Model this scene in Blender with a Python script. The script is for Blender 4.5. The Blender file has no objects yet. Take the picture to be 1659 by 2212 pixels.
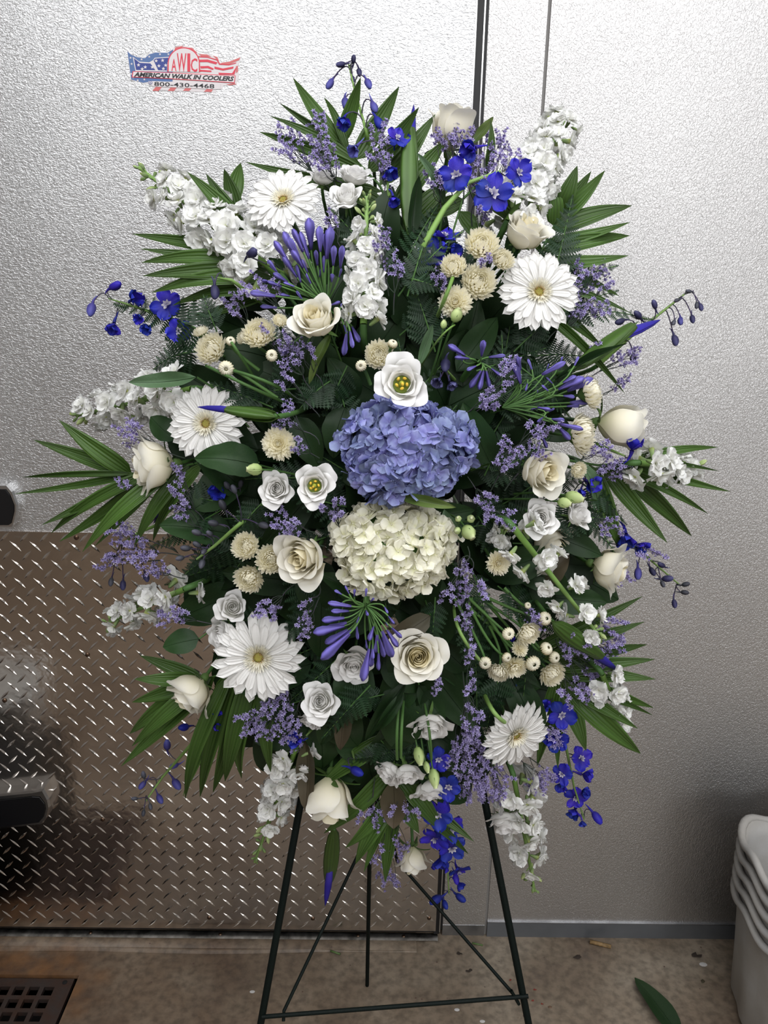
import bpy, math, random
import numpy as np
from mathutils import Vector, Matrix

rng = random.Random(7)
SC = bpy.context.scene
COL = SC.collection

# ------------------------------------------------------------ camera, world, lights, exposure
F_PX, W_PX, H_PX = 1762.0, 1659.0, 2212.0
CAM_H, CAM_D = 1.55, 1.599
_p, _y, _r = math.radians(16.74), math.radians(0.762), math.radians(1.219)
FWD = Vector((math.sin(_y) * math.cos(_p), math.cos(_y) * math.cos(_p), -math.sin(_p)))
_R0 = Vector((math.cos(_y), -math.sin(_y), 0))
_U0 = _R0.cross(FWD)
RGT = math.cos(_r) * _R0 + math.sin(_r) * _U0
UPV = -math.sin(_r) * _R0 + math.cos(_r) * _U0
EYE = Vector((0, -CAM_D, CAM_H))
cam_d = bpy.data.cameras.new('camera')
cam = bpy.data.objects.new('camera', cam_d)
COL.objects.link(cam)
cam_d.sensor_fit = 'VERTICAL'
cam_d.sensor_height = 24.0
cam_d.lens = F_PX / H_PX * 24.0
cam_d.clip_start = 0.02
cam.matrix_world = Matrix(((RGT.x, UPV.x, -FWD.x, EYE.x), (RGT.y, UPV.y, -FWD.y, EYE.y), (RGT.z, UPV.z, -FWD.z, EYE.z), (0, 0, 0, 1)))
SC.camera = cam

world = bpy.data.worlds.new('world')
SC.world = world
world.use_nodes = True
world.node_tree.nodes['Background'].inputs[0].default_value = (0.75, 0.8, 0.9, 1)
world.node_tree.nodes['Background'].inputs[1].default_value = 0.08
SC.view_settings.view_transform = 'Standard'
SC.view_settings.look = 'None'
SC.view_settings.gamma = 1.0
SC.view_settings.use_curve_mapping = False
SC.view_settings.exposure = 0.66
SC.cycles.use_denoising = True
SC.cycles.max_bounces = 6
SC.cycles.diffuse_bounces = 3
SC.cycles.caustics_reflective = False
SC.cycles.caustics_refractive = False


def area_light(name, loc, sx, sy, power, color, rot=(0, 0, 0)):
    d = bpy.data.lights.new(name, 'AREA')
    d.shape = 'RECTANGLE'
    d.size, d.size_y = sx, sy
    d.energy = power
    d.color = color
    o = bpy.data.objects.new(name, d)
    o.location = loc
    o.rotation_euler = rot
    COL.objects.link(o)
    return o


area_light('ceiling_lamp', (0.3, -1.3, 2.66), 3.4, 0.9, 30, (0.97, 0.98, 1.0))
area_light('ceiling_lamp', (0.2, -3.1, 2.66), 3.2, 1.2, 50, (0.97, 0.98, 1.0))
# daylight through the doorway at the far right of the room, behind the photographer
area_light('doorway_daylight', (2.3, -4.7, 1.45), 1.2, 1.9, 20, (0.96, 0.98, 1.0), (math.radians(90), 0, math.radians(18)))


def ray(px, py):
    return (px - W_PX / 2) / F_PX * RGT - (py - H_PX / 2) / F_PX * UPV + FWD


def at(px, py, Y=0.0):
    d = ray(px, py)
    return EYE + d * ((Y - EYE.y) / d.y)


def on_floor(px, py, z=0.0):
    d = ray(px, py)
    return EYE + d * ((z - EYE.z) / d.z)


def px_size(p):
    return (p - EYE).dot(FWD) / F_PX


def dome(px, py):
    q = ((px - 840) / 650) ** 2 + ((py - 1030) / 860) ** 2
    return -0.42 - 0.24 * math.sqrt(max(0.0, 1 - q))


def P(px, py, off=0.0):
    return at(px, py, dome(px, py) - off)


def dirv(sx, sy, w):
    return (sx * RGT + sy * UPV - w * FWD).normalized()


CORE = at(845, 1080, -0.40)

# ------------------------------------------------------------ materials


def new_mat(name):
    m = bpy.data.materials.new(name)
    m.use_nodes = True
    nt = m.node_tree
    return m, nt, nt.nodes['Principled BSDF'], nt.nodes['Material Output']


def N(nt, t, **kw):
    n = nt.nodes.new(t)
    for k, v in kw.items():
        setattr(n, k, v)
    return n


def ramp(nt, src, stops):
    r = N(nt, 'ShaderNodeValToRGB')
    el = r.color_ramp.elements
    while len(el) < len(stops):
        el.new(0.5)
    for e, (p, c) in zip(el, stops):
        e.position = p
        e.color = (*c, 1)
    nt.links.new(src, r.inputs[0])
    return r.outputs[0]


def organic(name, stops, rough=0.55, transl=0.25, var=0.15, hue=0.0, ribs=0, rib_h=0.0006, spec=0.3, noise=0.0, noise_col=None, nscale=60, ribcol=0.0):
    """petal / leaf material: colour follows the base-to-tip coordinate stored on each mesh"""
    m, nt, b, out = new_mat(name)
    a = N(nt, 'ShaderNodeAttribute', attribute_name='pc')
    sep = N(nt, 'ShaderNodeSeparateXYZ')
    nt.links.new(a.outputs['Vector'], sep.inputs[0])
    col = ramp(nt, sep.outputs[1], stops)
    if noise_col is not None:
        no = N(nt, 'ShaderNodeTexNoise')
        no.inputs['Scale'].default_value = nscale
        tc = N(nt, 'ShaderNodeTexCoord')
        nt.links.new(tc.outputs['Object'], no.inputs['Vector'])
        mr = N(nt, 'ShaderNodeMapRange')
        mr.inputs[1].default_value, mr.inputs[2].default_value = 0.45, 0.75
        mr.inputs[4].default_value = noise
        nt.links.new(no.outputs[0], mr.inputs[0])
        mx = N(nt, 'ShaderNodeMixRGB')
        nt.links.new(mr.outputs[0], mx.inputs[0])
        nt.links.new(col, mx.inputs[1])
        mx.inputs[2].default_value = (*noise_col, 1)
        col = mx.outputs[0]
    oi = N(nt, 'ShaderNodeObjectInfo')
    hsv = N(nt, 'ShaderNodeHueSaturation')
    mr = N(nt, 'ShaderNodeMapRange')
    mr.inputs[3].default_value, mr.inputs[4].default_value = 1 - var, 1 + var
    nt.links.new(oi.outputs['Random'], mr.inputs[0])
    nt.links.new(mr.outputs[0], hsv.inputs['Value'])
    if hue:
        mh = N(nt, 'ShaderNodeMapRange')
        mh.inputs[3].default_value, mh.inputs[4].default_value = 0.5 - hue, 0.5 + hue
        nt.links.new(oi.outputs['Random'], mh.inputs[0])
        nt.links.new(mh.outputs[0], hsv.inputs['Hue'])
    nt.links.new(col, hsv.inputs['Color'])
    col = hsv.outputs[0]
    if ribs:
        mu = N(nt, 'ShaderNodeMath', operation='MULTIPLY')
        mu.inputs[1].default_value = ribs
        nt.links.new(sep.outputs[0], mu.inputs[0])
        si = N(nt, 'ShaderNodeMath', operation='SINE')
        nt.links.new(mu.outputs[0], si.inputs[0])
        bp = N(nt, 'ShaderNodeBump')
        bp.inputs['Strength'].default_value = 0.6
        bp.inputs['Distance'].default_value = rib_h
        nt.links.new(si.outputs[0], bp.inputs['Height'])
        nt.links.new(bp.outputs[0], b.inputs['Normal'])
        if ribcol:
            mr2 = N(nt, 'ShaderNodeMapRange')
            mr2.inputs[1].default_value, mr2.inputs[2].default_value = -1, 1
            mr2.inputs[3].default_value, mr2.inputs[4].default_value = 1 - ribcol, 1 + ribcol
            nt.links.new(si.outputs[0], mr2.inputs[0])
            h2 = N(nt, 'ShaderNodeHueSaturation')
            nt.links.new(mr2.outputs[0], h2.inputs['Value'])
            nt.links.new(col, h2.inputs['Color'])
            col = h2.outputs[0]
    nt.links.new(col, b.inputs['Base Color'])
    b.inputs['Roughness'].default_value = rough
    b.inputs['Specular IOR Level'].default_value = spec
    if transl:
        tr = N(nt, 'ShaderNodeBsdfTranslucent')
        nt.links.new(col, tr.inputs[0])
        mix = N(nt, 'ShaderNodeMixShader')
        mix.inputs[0].default_value = transl
        nt.links.new(b.outputs[0], mix.inputs[1])
        nt.links.new(tr.outputs[0], mix.inputs[2])
        nt.links.new(mix.outputs[0], out.inputs[0])
    return m


def plain(name, col, rough=0.5, metal=0.0, noise=0.0, nscale=20, bump=0.0, bscale=100, col2=None):
    m, nt, b, out = new_mat(name)
    b.inputs['Base Color'].default_value = (*col, 1)
    b.inputs['Roughness'].default_value = rough
    b.inputs['Metallic'].default_value = metal
    tc = N(nt, 'ShaderNodeTexCoord')
    if noise:
        no = N(nt, 'ShaderNodeTexNoise')
        no.inputs['Scale'].default_value = nscale
        no.inputs['Detail'].default_value = 6
        nt.links.new(tc.outputs['Object'], no.inputs['Vector'])
        c2 = col2 or tuple(c * (1 - noise) for c in col)
        nt.links.new(ramp(nt, no.outputs[0], [(0.35, c2), (0.65, col)]), b.inputs['Base Color'])
    if bump:
        no = N(nt, 'ShaderNodeTexNoise')
        no.inputs['Scale'].default_value = bscale
        no.inputs['Detail'].default_value = 4
        nt.links.new(tc.outputs['Object'], no.inputs['Vector'])
        bp = N(nt, 'ShaderNodeBump')
        bp.inputs['Distance'].default_value = bump
        nt.links.new(no.outputs[0], bp.inputs['Height'])
        nt.links.new(bp.outputs[0], b.inputs['Normal'])
    return m


WHITE = (0.86, 0.86, 0.84)
M = {}
M['gerbera'] = organic('gerbera_petal', [(0, (0.86, 0.84, 0.74)), (0.3, (0.90, 0.89, 0.86)), (1, (0.92, 0.91, 0.89))], ribs=18, transl=0.3, var=0.03, rib_h=0.0004)
M['gerbera_floret'] = organic('gerbera_disc_floret', [(0, (0.80, 0.74, 0.52)), (1, (0.90, 0.88, 0.80))], var=0.05)
M['gerbera_ring'] = organic('gerbera_stamen', [(0, (0.35, 0.2, 0.07)), (1, (0.62, 0.42, 0.16))], var=0.1)
M['gerbera_disc'] = organic('gerbera_disc', [(0, (0.36, 0.36, 0.06)), (1, (0.5, 0.42, 0.12))], var=0.1)
M['rose'] = organic('rose_petal', [(0, (0.78, 0.76, 0.46)), (0.35, (0.90, 0.85, 0.66)), (0.8, (0.92, 0.89, 0.79)), (1, (0.92, 0.90, 0.83))], transl=0.33, var=0.03, noise=0.25, noise_col=(0.90, 0.84, 0.62), nscale=3)
M['rose_heart'] = organic('rose_heart_petal', [(0, (0.72, 0.62, 0.28)), (0.5, (0.90, 0.80, 0.50)), (1, (0.92, 0.86, 0.66))], transl=0.3, var=0.03)
M['lis'] = organic('lisianthus_petal', [(0, (0.70, 0.76, 0.48)), (0.25, (0.91, 0.90, 0.84)), (1, (0.92, 0.91, 0.90))], transl=0.33, var=0.04)
M['mum'] = organic('mum_petal', [(0, (0.88, 0.76, 0.42)), (0.45, (0.92, 0.87, 0.66)), (1, (0.93, 0.90, 0.78))], transl=0.4, var=0.06)
M['stock'] = organic('stock_petal', [(0, (0.74, 0.80, 0.45)), (0.2, (0.91, 0.91, 0.85)), (1, (0.92, 0.92, 0.91))], transl=0.35, var=0.04)
M['hyd_blue'] = organic('blue_hydrangea_petal', [(0, (0.19, 0.19, 0.42)), (0.5, (0.20, 0.22, 0.48)), (1, (0.31, 0.35, 0.60))], transl=0.15, var=0.3, hue=0.015, noise=0.5, noise_col=(0.34, 0.42, 0.62), nscale=2, ribs=14, rib_h=0.0003)
M['hyd_white'] = organic('cream_hydrangea_petal', [(0, (0.78, 0.78, 0.45)), (0.4, (0.90, 0.88, 0.71)), (1, (0.92, 0.90, 0.79))], transl=0.33, var=0.06, ribs=14, rib_h=0.0003)
M['agap'] = organic('agapanthus_bud', [(0, (0.05, 0.035, 0.13)), (0.25, (0.09, 0.07, 0.28)), (0.7, (0.14, 0.12, 0.41)), (1, (0.07, 0.05, 0.24))], transl=0.1, var=0.2, ribs=19, ribcol=0.35, rib_h=0.0006)
M['delph'] = organic('delphinium_petal', [(0, (0.02, 0.02, 0.18)), (0.5, (0.014, 0.018, 0.34)), (1, (0.022, 0.032, 0.48))], transl=0.15, var=0.25, hue=0.01, noise=0.5, noise_col=(0.07, 0.04, 0.42), nscale=25)
M['delph_dark'] = organic('dark_delphinium_petal', [(0, (0.02, 0.018, 0.05)), (0.5, (0.035, 0.033, 0.10)), (1, (0.09, 0.09, 0.22))], transl=0.08, var=0.35, noise=0.4, noise_col=(0.03, 0.03, 0.07), nscale=40)
M['delph_mid'] = organic('violet_delphinium_petal', [(0, (0.05, 0.035, 0.15)), (0.5, (0.08, 0.07, 0.28)), (1, (0.13, 0.14, 0.46))], transl=0.12, var=0.25, noise=0.5, noise_col=(0.05, 0.08, 0.5), nscale=40)
M['delph_dry'] = organic('withered_delphinium_bud', [(0, (0.03, 0.035, 0.04)), (1, (0.085, 0.085, 0.115))], transl=0.05, var=0.3)
M['bee'] = organic('delphinium_eye', [(0, (0.10, 0.08, 0.3)), (1, (0.75, 0.72, 0.7))], var=0.1)
M['statice'] = organic('statice_floret', [(0, (0.14, 0.11, 0.24)), (0.5, (0.34, 0.29, 0.54)), (1, (0.54, 0.50, 0.74))], transl=0.2, var=0.12, noise=0.75, noise_col=(0.20, 0.15, 0.38), nscale=160)
M['statice_stem'] = organic('statice_stem', [(0, (0.03, 0.05, 0.03)), (1, (0.06, 0.05, 0.07))], transl=0, var=0.2)
M['iris'] = organic('iris_petal', [(0, (0.07, 0.05, 0.40)), (0.4, (0.03, 0.022, 0.32)), (1, (0.02, 0.015, 0.20))], transl=0.1, ribs=9, ribcol=0.2)
M['palm'] = organic('palm_leaflet', [(0, (0.045, 0.095, 0.014)), (0.5, (0.062, 0.132, 0.022)), (1, (0.055, 0.105, 0.022))], rough=0.42, transl=0.22, var=0.25, ribs=34, rib_h=0.0006, ribcol=0.12, spec=0.45)
M['fern'] = organic('fern_pinna', [(0, (0.010, 0.030, 0.012)), (1, (0.017, 0.045, 0.018))], rough=0.5, transl=0.1, var=0.35, spec=0.28)
M['leaf'] = organic('broad_leaf', [(0, (0.010, 0.028, 0.009)), (1, (0.017, 0.044, 0.012))], rough=0.5, transl=0.1, var=0.35, spec=0.25, noise=0.25, noise_col=(0.03, 0.06, 0.018), nscale=30)
M['leaf_light'] = organic('grey_green_leaf', [(0, (0.06, 0.12, 0.05)), (1, (0.10, 0.17, 0.09))], rough=0.55, transl=0.12, var=0.1, noise=0.4, noise_col=(0.05, 0.09, 0.04), nscale=30)
M['leaf_lime'] = organic('yellow_green_leaf', [(0, (0.06, 0.11, 0.02)), (1, (0.13, 0.18, 0.05))], rough=0.5, transl=0.2, var=0.1)
M['leaf_brown'] = organic('bronze_leaf', [(0, (0.06, 0.055, 0.03)), (1, (0.09, 0.07, 0.045))], rough=0.5, transl=0.1, var=0.1)
M['stem'] = organic('green_stem', [(0, (0.05, 0.12, 0.03)), (1, (0.09, 0.19, 0.05))], transl=0, var=0.2)
M['stem_light'] = organic('light_green_stem', [(0, (0.16, 0.30, 0.06)), (1, (0.24, 0.38, 0.12))], transl=0.1, var=0.12)
M['stem_dark'] = organic('purple_stem', [(0, (0.04, 0.05, 0.04)), (1, (0.05, 0.03, 0.09))], transl=0, var=0.1)
M['sepal'] = organic('sepal', [(0, (0.13, 0.22, 0.06)), (1, (0.08, 0.16, 0.04))], transl=0.15, var=0.1)
M['bud_green'] = organic('pale_green_bud', [(0, (0.28, 0.42, 0.12)), (0.6, (0.52, 0.62, 0.28)), (1, (0.75, 0.78, 0.5))], transl=0.2, var=0.1, ribs=12, ribcol=0.12)
M['bud_stock'] = organic('stock_bud', [(0, (0.16, 0.26, 0.09)), (0.55, (0.26, 0.36, 0.14)), (1, (0.60, 0.60, 0.16))], transl=0.15, var=0.2, ribs=12, ribcol=0.15)
M['pistil_green'] = organic('green_pistil', [(0, (0.10, 0.16, 0.02)), (1, (0.32, 0.36, 0.04))], transl=0, var=0.1)
M['stamen_yellow'] = organic('yellow_stamen', [(0, (0.5, 0.34, 0.03)), (1, (0.72, 0.48, 0.05))], transl=0, var=0.15)
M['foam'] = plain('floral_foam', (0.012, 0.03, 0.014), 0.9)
M['easel'] = plain('dark_green_painted_steel', (0.002, 0.005, 0.004), 0.6, 0.0, bump=0.0004, bscale=400)
M['easel'].node_tree.nodes['Principled BSDF'].inputs['Specular IOR Level'].default_value = 0.15
M['chrome'] = plain('chrome', (0.62, 0.62, 0.62), 0.2, 1.0)
M['black'] = plain('black_plastic', (0.004, 0.004, 0.005), 0.35)
M['gasket'] = plain('black_rubber', (0.003, 0.003, 0.004), 0.5)


def metal_emboss(name, col, rough, dist, scale, stretch=(1, 1, 1.0)):
    m, nt, b, out = new_mat(name)
    b.inputs['Metallic'].default_value = 1.0
    b.inputs['Roughness'].default_value = rough
    b.inputs['Base Color'].default_value = (*col, 1)
    tc = N(nt, 'ShaderNodeTexCoord')
    mp = N(nt, 'ShaderNodeMapping')
    mp.inputs['Scale'].default_value = stretch
    mp.inputs['Rotation'].default_value = (0, 0.5, 0)
    nt.links.new(tc.outputs['Object'], mp.inputs[0])
    no = N(nt, 'ShaderNodeTexNoise')
    no.inputs['Scale'].default_value = scale
    no.inputs['Detail'].default_value = 1.5
    no.inputs['Distortion'].default_value = 1.2
    nt.links.new(mp.outputs[0], no.inputs['Vector'])
    rr = ramp(nt, no.outputs[0], [(0.36, (0, 0, 0)), (0.62, (1, 1, 1))])
    bp = N(nt, 'ShaderNodeBump')
    bp.inputs['Distance'].default_value = dist
    bp.inputs['Strength'].default_value = 1.0
    nt.links.new(rr, bp.inputs['Height'])
    nt.links.new(bp.outputs[0], b.inputs['Normal'])
    n2 = N(nt, 'ShaderNodeTexNoise')
    n2.inputs['Scale'].default_value = 5
    n2.inputs['Detail'].default_value = 5
    nt.links.new(tc.outputs['Object'], n2.inputs['Vector'])
    nt.links.new(ramp(nt, n2.outputs[0], [(0.3, tuple(c * 0.93 for c in col)), (0.7, col)]), b.inputs['Base Color'])
    return m


M['cooler'] = metal_emboss('stucco_embossed_aluminium', (0.69, 0.69, 0.695), 0.42, 0.00036, 200, (0.8, 1, 1.4))
M['cooler_right'] = metal_emboss('stucco_embossed_aluminium_wall', (0.61, 0.60, 0.595), 0.44, 0.00030, 210, (1.3, 1, 0.9))
M['flatmetal'] = plain('worn_galvanised_metal', (0.42, 0.43, 0.45), 0.38, 1.0, noise=0.35, nscale=18, bump=0.0003, bscale=60)
M['threshold'] = plain('scuffed_aluminium_threshold', (0.36, 0.35, 0.33), 0.42, 1.0, noise=0.7, nscale=40, bump=0.0004, bscale=80)
M['rivet'] = plain('rusty_rivet', (0.20, 0.13, 0.09), 0.4, 1.0, noise=0.5, nscale=200)
M['grate'] = plain('rusty_cast_iron', (0.055, 0.042, 0.038), 0.55, 0.6, noise=0.6, nscale=30, bump=0.0006, bscale=120, col2=(0.065, 0.036, 0.026))
M['pit'] = plain('drain_darkness', (0.004, 0.003, 0.003), 0.9)
M['bucket'] = plain('scuffed_white_plastic', (0.47, 0.465, 0.455), 0.45, 0, noise=0.25, nscale=9, bump=0.0004, bscale=220, col2=(0.38, 0.36, 0.33))
M['twig'] = plain('dry_twig', (0.30, 0.19, 0.08), 0.7, noise=0.6, nscale=120)
M['bitgreen'] = plain('cut_green_stem', (0.10, 0.17, 0.05), 0.6, noise=0.3, nscale=200)
M['bitdark'] = plain('dry_leaf_scrap', (0.03, 0.02, 0.014), 0.8)
M['petalwhite'] = plain('fallen_petal', (0.62, 0.60, 0.58), 0.6)
M['ceiling'] = plain('white_ceiling', (0.80, 0.80, 0.80), 0.8)
M['roomwall'] = plain('painted_room_wall', (0.36, 0.35, 0.34), 0.8)

# diamond plate sheet
m, nt, b, out = new_mat('aluminium_tread_plate')
b.inputs['Metallic'].default_value = 1.0
tc = N(nt, 'ShaderNodeTexCoord')
n1 = N(nt, 'ShaderNodeTexNoise')
n1.inputs['Scale'].default_value = 6
n1.inputs['Detail'].default_value = 6
nt.links.new(tc.outputs['Object'], n1.inputs['Vector'])
nt.links.new(ramp(nt, n1.outputs[0], [(0.3, (0.53, 0.48, 0.43)), (0.7, (0.64, 0.60, 0.56))]), b.inputs['Base Color'])
nt.links.new(ramp(nt, n1.outputs[0], [(0.3, (0.20,) * 3), (0.7, (0.12,) * 3)]), b.inputs['Roughness'])
n3 = N(nt, 'ShaderNodeTexNoise')
n3.inputs['Scale'].default_value = 40
nt.links.new(tc.outputs['Object'], n3.inputs['Vector'])
bp = N(nt, 'ShaderNodeBump')
bp.inputs['Distance'].default_value = 0.0006
nt.links.new(n3.outputs[0], bp.inputs['Height'])
nt.links.new(bp.outputs[0], b.inputs['Normal'])
M['tread'] = m

# concrete floor with rust near the drain
m, nt, b, out = new_mat('stained_concrete')
tc = N(nt, 'ShaderNodeTexCoord')


def noise_of(scale, detail=8, dist=0.0):
    n = N(nt, 'ShaderNodeTexNoise')
    n.inputs['Scale'].default_value = scale
    n.inputs['Detail'].default_value = detail
    n.inputs['Distortion'].default_value = dist
    nt.links.new(tc.outputs['Object'], n.inputs['Vector'])
    return n.outputs[0]


base = ramp(nt, noise_of(4.5), [(0.32, (0.14, 0.10, 0.07)), (0.5, (0.225, 0.175, 0.125)), (0.7, (0.33, 0.275, 0.21))])
fine = ramp(nt, noise_of(55, 6), [(0.34, (0.5,) * 3), (0.6, (1.05,) * 3)])
mx = N(nt, 'ShaderNodeMixRGB', blend_type='MULTIPLY')
mx.inputs[0].default_value = 0.8
nt.links.new(base, mx.inputs[1])
nt.links.new(fine, mx.inputs[2])
sp = N(nt, 'ShaderNodeSeparateXYZ')
nt.links.new(tc.outputs['Object'], sp.inputs[0])
# left side browner and darker (old stains)
mr = N(nt, 'ShaderNodeMapRange')
mr.inputs[1].default_value, mr.inputs[2].default_value = -0.45, 0.25
mr.inputs[3].default_value, mr.inputs[4].default_value = 0.75, 0.0
nt.links.new(sp.outputs[0], mr.inputs[0])
mz = N(nt, 'ShaderNodeMath', operation='MULTIPLY')
nt.links.new(mr.outputs[0], mz.inputs[0])
nt.links.new(ramp(nt, noise_of(7, 6, 0.5), [(0.3, (0.2,) * 3), (0.6, (1,) * 3)]), mz.inputs[1])
mx2 = N(nt, 'ShaderNodeMixRGB', blend_type='MULTIPLY')
nt.links.new(mz.outputs[0], mx2.inputs[0])
nt.links.new(mx.outputs[0], mx2.inputs[1])
mx2.inputs[2].default_value = (0.62, 0.50, 0.42, 1)
# rust: distance to the drain corner block
vd = N(nt, 'ShaderNodeVectorMath', operation='DISTANCE')
ns = N(nt, 'ShaderNodeVectorMath', operation='MULTIPLY')
ns.inputs[1].default_value = (1, 1.7, 1)
nt.links.new(tc.outputs['Object'], ns.inputs[0])
nt.links.new(ns.outputs[0], vd.inputs[0])
vd.inputs[1].default_value = (-0.80, -0.27, 0)
ad = N(nt, 'ShaderNodeMath', operation='MULTIPLY_ADD')
nt.links.new(noise_of(14, 5), ad.inputs[0])
ad.inputs[1].default_value = 0.22
nt.links.new(vd.outputs['Value'], ad.inputs[2])
rmask = ramp(nt, ad.outputs[0], [(0.24, (0.85,) * 3), (0.36, (0, 0, 0))])
mx3 = N(nt, 'ShaderNodeMixRGB')
nt.links.new(rmask, mx3.inputs[0])
nt.links.new(mx2.outputs[0], mx3.inputs[1])
nt.links.new(ramp(nt, noise_of(20), [(0.35, (0.07, 0.035, 0.018)), (0.65, (0.22, 0.10, 0.035))]), mx3.inputs[2])
# rare dark specks and small red stains
vo = N(nt, 'ShaderNodeTexVoronoi')
vo.inputs['Scale'].default_value = 26
nt.links.new(tc.outputs['Object'], vo.inputs['Vector'])
sm = ramp(nt, vo.outputs['Distance'], [(0.035, (1,) * 3), (0.07, (0,) * 3)])
mx4 = N(nt, 'ShaderNodeMixRGB')
nt.links.new(sm, mx4.inputs[0])
nt.links.new(mx3.outputs[0], mx4.inputs[1])
mx4.inputs[2].default_value = (0.09, 0.05, 0.04, 1)
nt.links.new(mx4.outputs[0], b.inputs['Base Color'])
nt.links.new(ramp(nt, noise_of(9), [(0.3, (0.45,) * 3), (0.7, (0.68,) * 3)]), b.inputs['Roughness'])
bp = N(nt, 'ShaderNodeBump')
bp.inputs['Distance'].default_value = 0.0012
nt.links.new(noise_of(70, 4), bp.inputs['Height'])
nt.links.new(bp.outputs[0], b.inputs['Normal'])
M['concrete'] = m

# ------------------------------------------------------------ mesh helpers


class MB:
    def __init__(s):
        s.v, s.f, s.c, s.n, s.mi = [], [], [], 0, []

    def add(s, verts, faces, pc=None, M4=None, mi=0):
        verts = np.asarray(verts, float).reshape(-1, 3)
        if M4 is not None:
            A = np.array(M4)
            verts = verts @ A[:3, :3].T + A[:3, 3]
        if pc is None:
            pc = np.tile((0.5, 0.5, 0.5), (len(verts), 1))
        s.v.append(verts)
        s.c.append(np.asarray(pc, float))
        for f in faces:
            s.f.append([i + s.n for i in f])
            s.mi.append(mi)
        s.n += len(verts)

    def sheet(s, fn, nu, nv, M4=None, wrap=False, mi=0):
        u = np.linspace(-1, 1, nu + 1)
        v = np.linspace(0, 1, nv + 1)
        U, V = np.meshgrid(u, v)
        x, y, z = fn(U, V)
        verts = np.stack([x + 0 * U, y + 0 * U, z + 0 * U], -1).reshape(-1, 3)
        pc = np.stack([(U + 1) / 2, V, 0 * U], -1).reshape(-1, 3)
        w = nu + 1
        faces = [(j * w + i, j * w + i + 1, (j + 1) * w + i + 1, (j + 1) * w + i) for j in range(nv) for i in range(nu)]
        s.add(verts, faces, pc, M4, mi)

    def tube(s, pts, r0, r1=None, sides=5, cap=False, M4=None, mi=0):
        pts = [Vector(p) for p in pts]
        r1 = r0 if r1 is None else r1
        n = len(pts)
        vs, pc = [], []
        prev = None
        for i, p in enumerate(pts):
            t = (pts[min(i + 1, n - 1)] - pts[max(i - 1, 0)])
            t = t.normalized() if t.length > 1e-9 else Vector((0, 0, 1))
            a = prev if prev is not None else (Vector((0, 0, 1)) if abs(t.z) < 0.9 else Vector((1, 0, 0)))
            x = (a - t * a.dot(t))
            x = x.normalized() if x.length > 1e-6 else t.orthogonal().normalized()
            prev = x
            y = t.cross(x)
            k = i / max(1, n - 1)
            r = r0 + (r1 - r0) * k
            for j in range(sides):
                an = 2 * math.pi * j / sides
                vs.append(p + (x * math.cos(an) + y * math.sin(an)) * r)
                pc.append((j / sides, k, 0))
        fs = [(i * sides + j, i * sides + (j + 1) % sides, (i + 1) * sides + (j + 1) % sides, (i + 1) * sides + j) for i in range(n - 1) for j in range(sides)]
        if cap:
            fs.append(tuple(range(sides))[::-1])
            fs.append(tuple((n - 1) * sides + j for j in range(sides)))
        s.add([tuple(v) for v in vs], fs, pc, M4, mi)

    def lathe(s, prof, sides=10, M4=None, lobes=0, lobe_a=0.0, mi=0):
        """prof: list of (r, z); axis +Z"""
        vs, pc = [], []
        n = len(prof)
        for i, (r, z) in enumerate(prof):
            for j in range(sides):
                a = 2 * math.pi * j / sides
                rr = r * (1 + lobe_a * math.cos(lobes * a)) if lobes else r
                vs.append((rr * math.cos(a), rr * math.sin(a), z))
                pc.append((j / sides, i / (n - 1), 0))
        fs = [(i * sides + j, i * sides + (j + 1) % sides, (i + 1) * sides + (j + 1) % sides, (i + 1) * sides + j) for i in range(n - 1) for j in range(sides)]
        s.add(vs, fs, pc, M4, mi)

    def box(s, lo, hi, M4=None, mi=0):
        x0, y0, z0 = lo
        x1, y1, z1 = hi
        v = [(x0, y0, z0), (x1, y0, z0), (x1, y1, z0), (x0, y1, z0), (x0, y0, z1), (x1, y0, z1), (x1, y1, z1), (x0, y1, z1)]
        s.add(v, [(0, 3, 2, 1), (4, 5, 6, 7), (0, 1, 5, 4), (1, 2, 6, 5), (2, 3, 7, 6), (3, 0, 4, 7)], None, M4, mi)

    def mesh(s, name, mats, smooth=True):
        me = bpy.data.meshes.new(name)
        v = np.concatenate(s.v)
        me.from_pydata(v.tolist(), [], s.f)
        at_ = me.attributes.new('pc', 'FLOAT_VECTOR', 'POINT')
        at_.data.foreach_set('vector', np.concatenate(s.c).astype(np.float32).ravel())
        if not isinstance(mats, (list, tuple)):
            mats = [mats]
        for mm in mats:
            me.materials.append(mm)
        if len(mats) > 1:
            me.polygons.foreach_set('material_index', s.mi)
        me.polygons.foreach_set('use_smooth', [smooth] * len(me.polygons))
        me.update()
        return me


def part(name, me, parent, M4=None, label=None, kind=None):
    o = bpy.data.objects.new(name, me)
    COL.objects.link(o)
    o.parent = parent
    if M4 is not None:
        o.matrix_basis = M4
    if label:
        o['label'] = label
    if kind:
        o['kind'] = kind
    return o


def thing(name, M4, label, cat, group=None):
    o = bpy.data.objects.new(name, None)
    COL.objects.link(o)
    o.empty_display_size = 0.02
    o.matrix_basis = M4
    o['label'] = label
    o['category'] = cat
    if group:
        o['group'] = group
    return o


def solid(name, me, label, cat, M4=None, group=None, kind=None):
    o = bpy.data.objects.new(name, me)
    COL.objects.link(o)
    if M4 is not None:
        o.matrix_basis = M4
    o['label'] = label
    if cat:
        o['category'] = cat
    if group:
        o['group'] = group
    if kind:
        o['kind'] = kind
    return o


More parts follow.
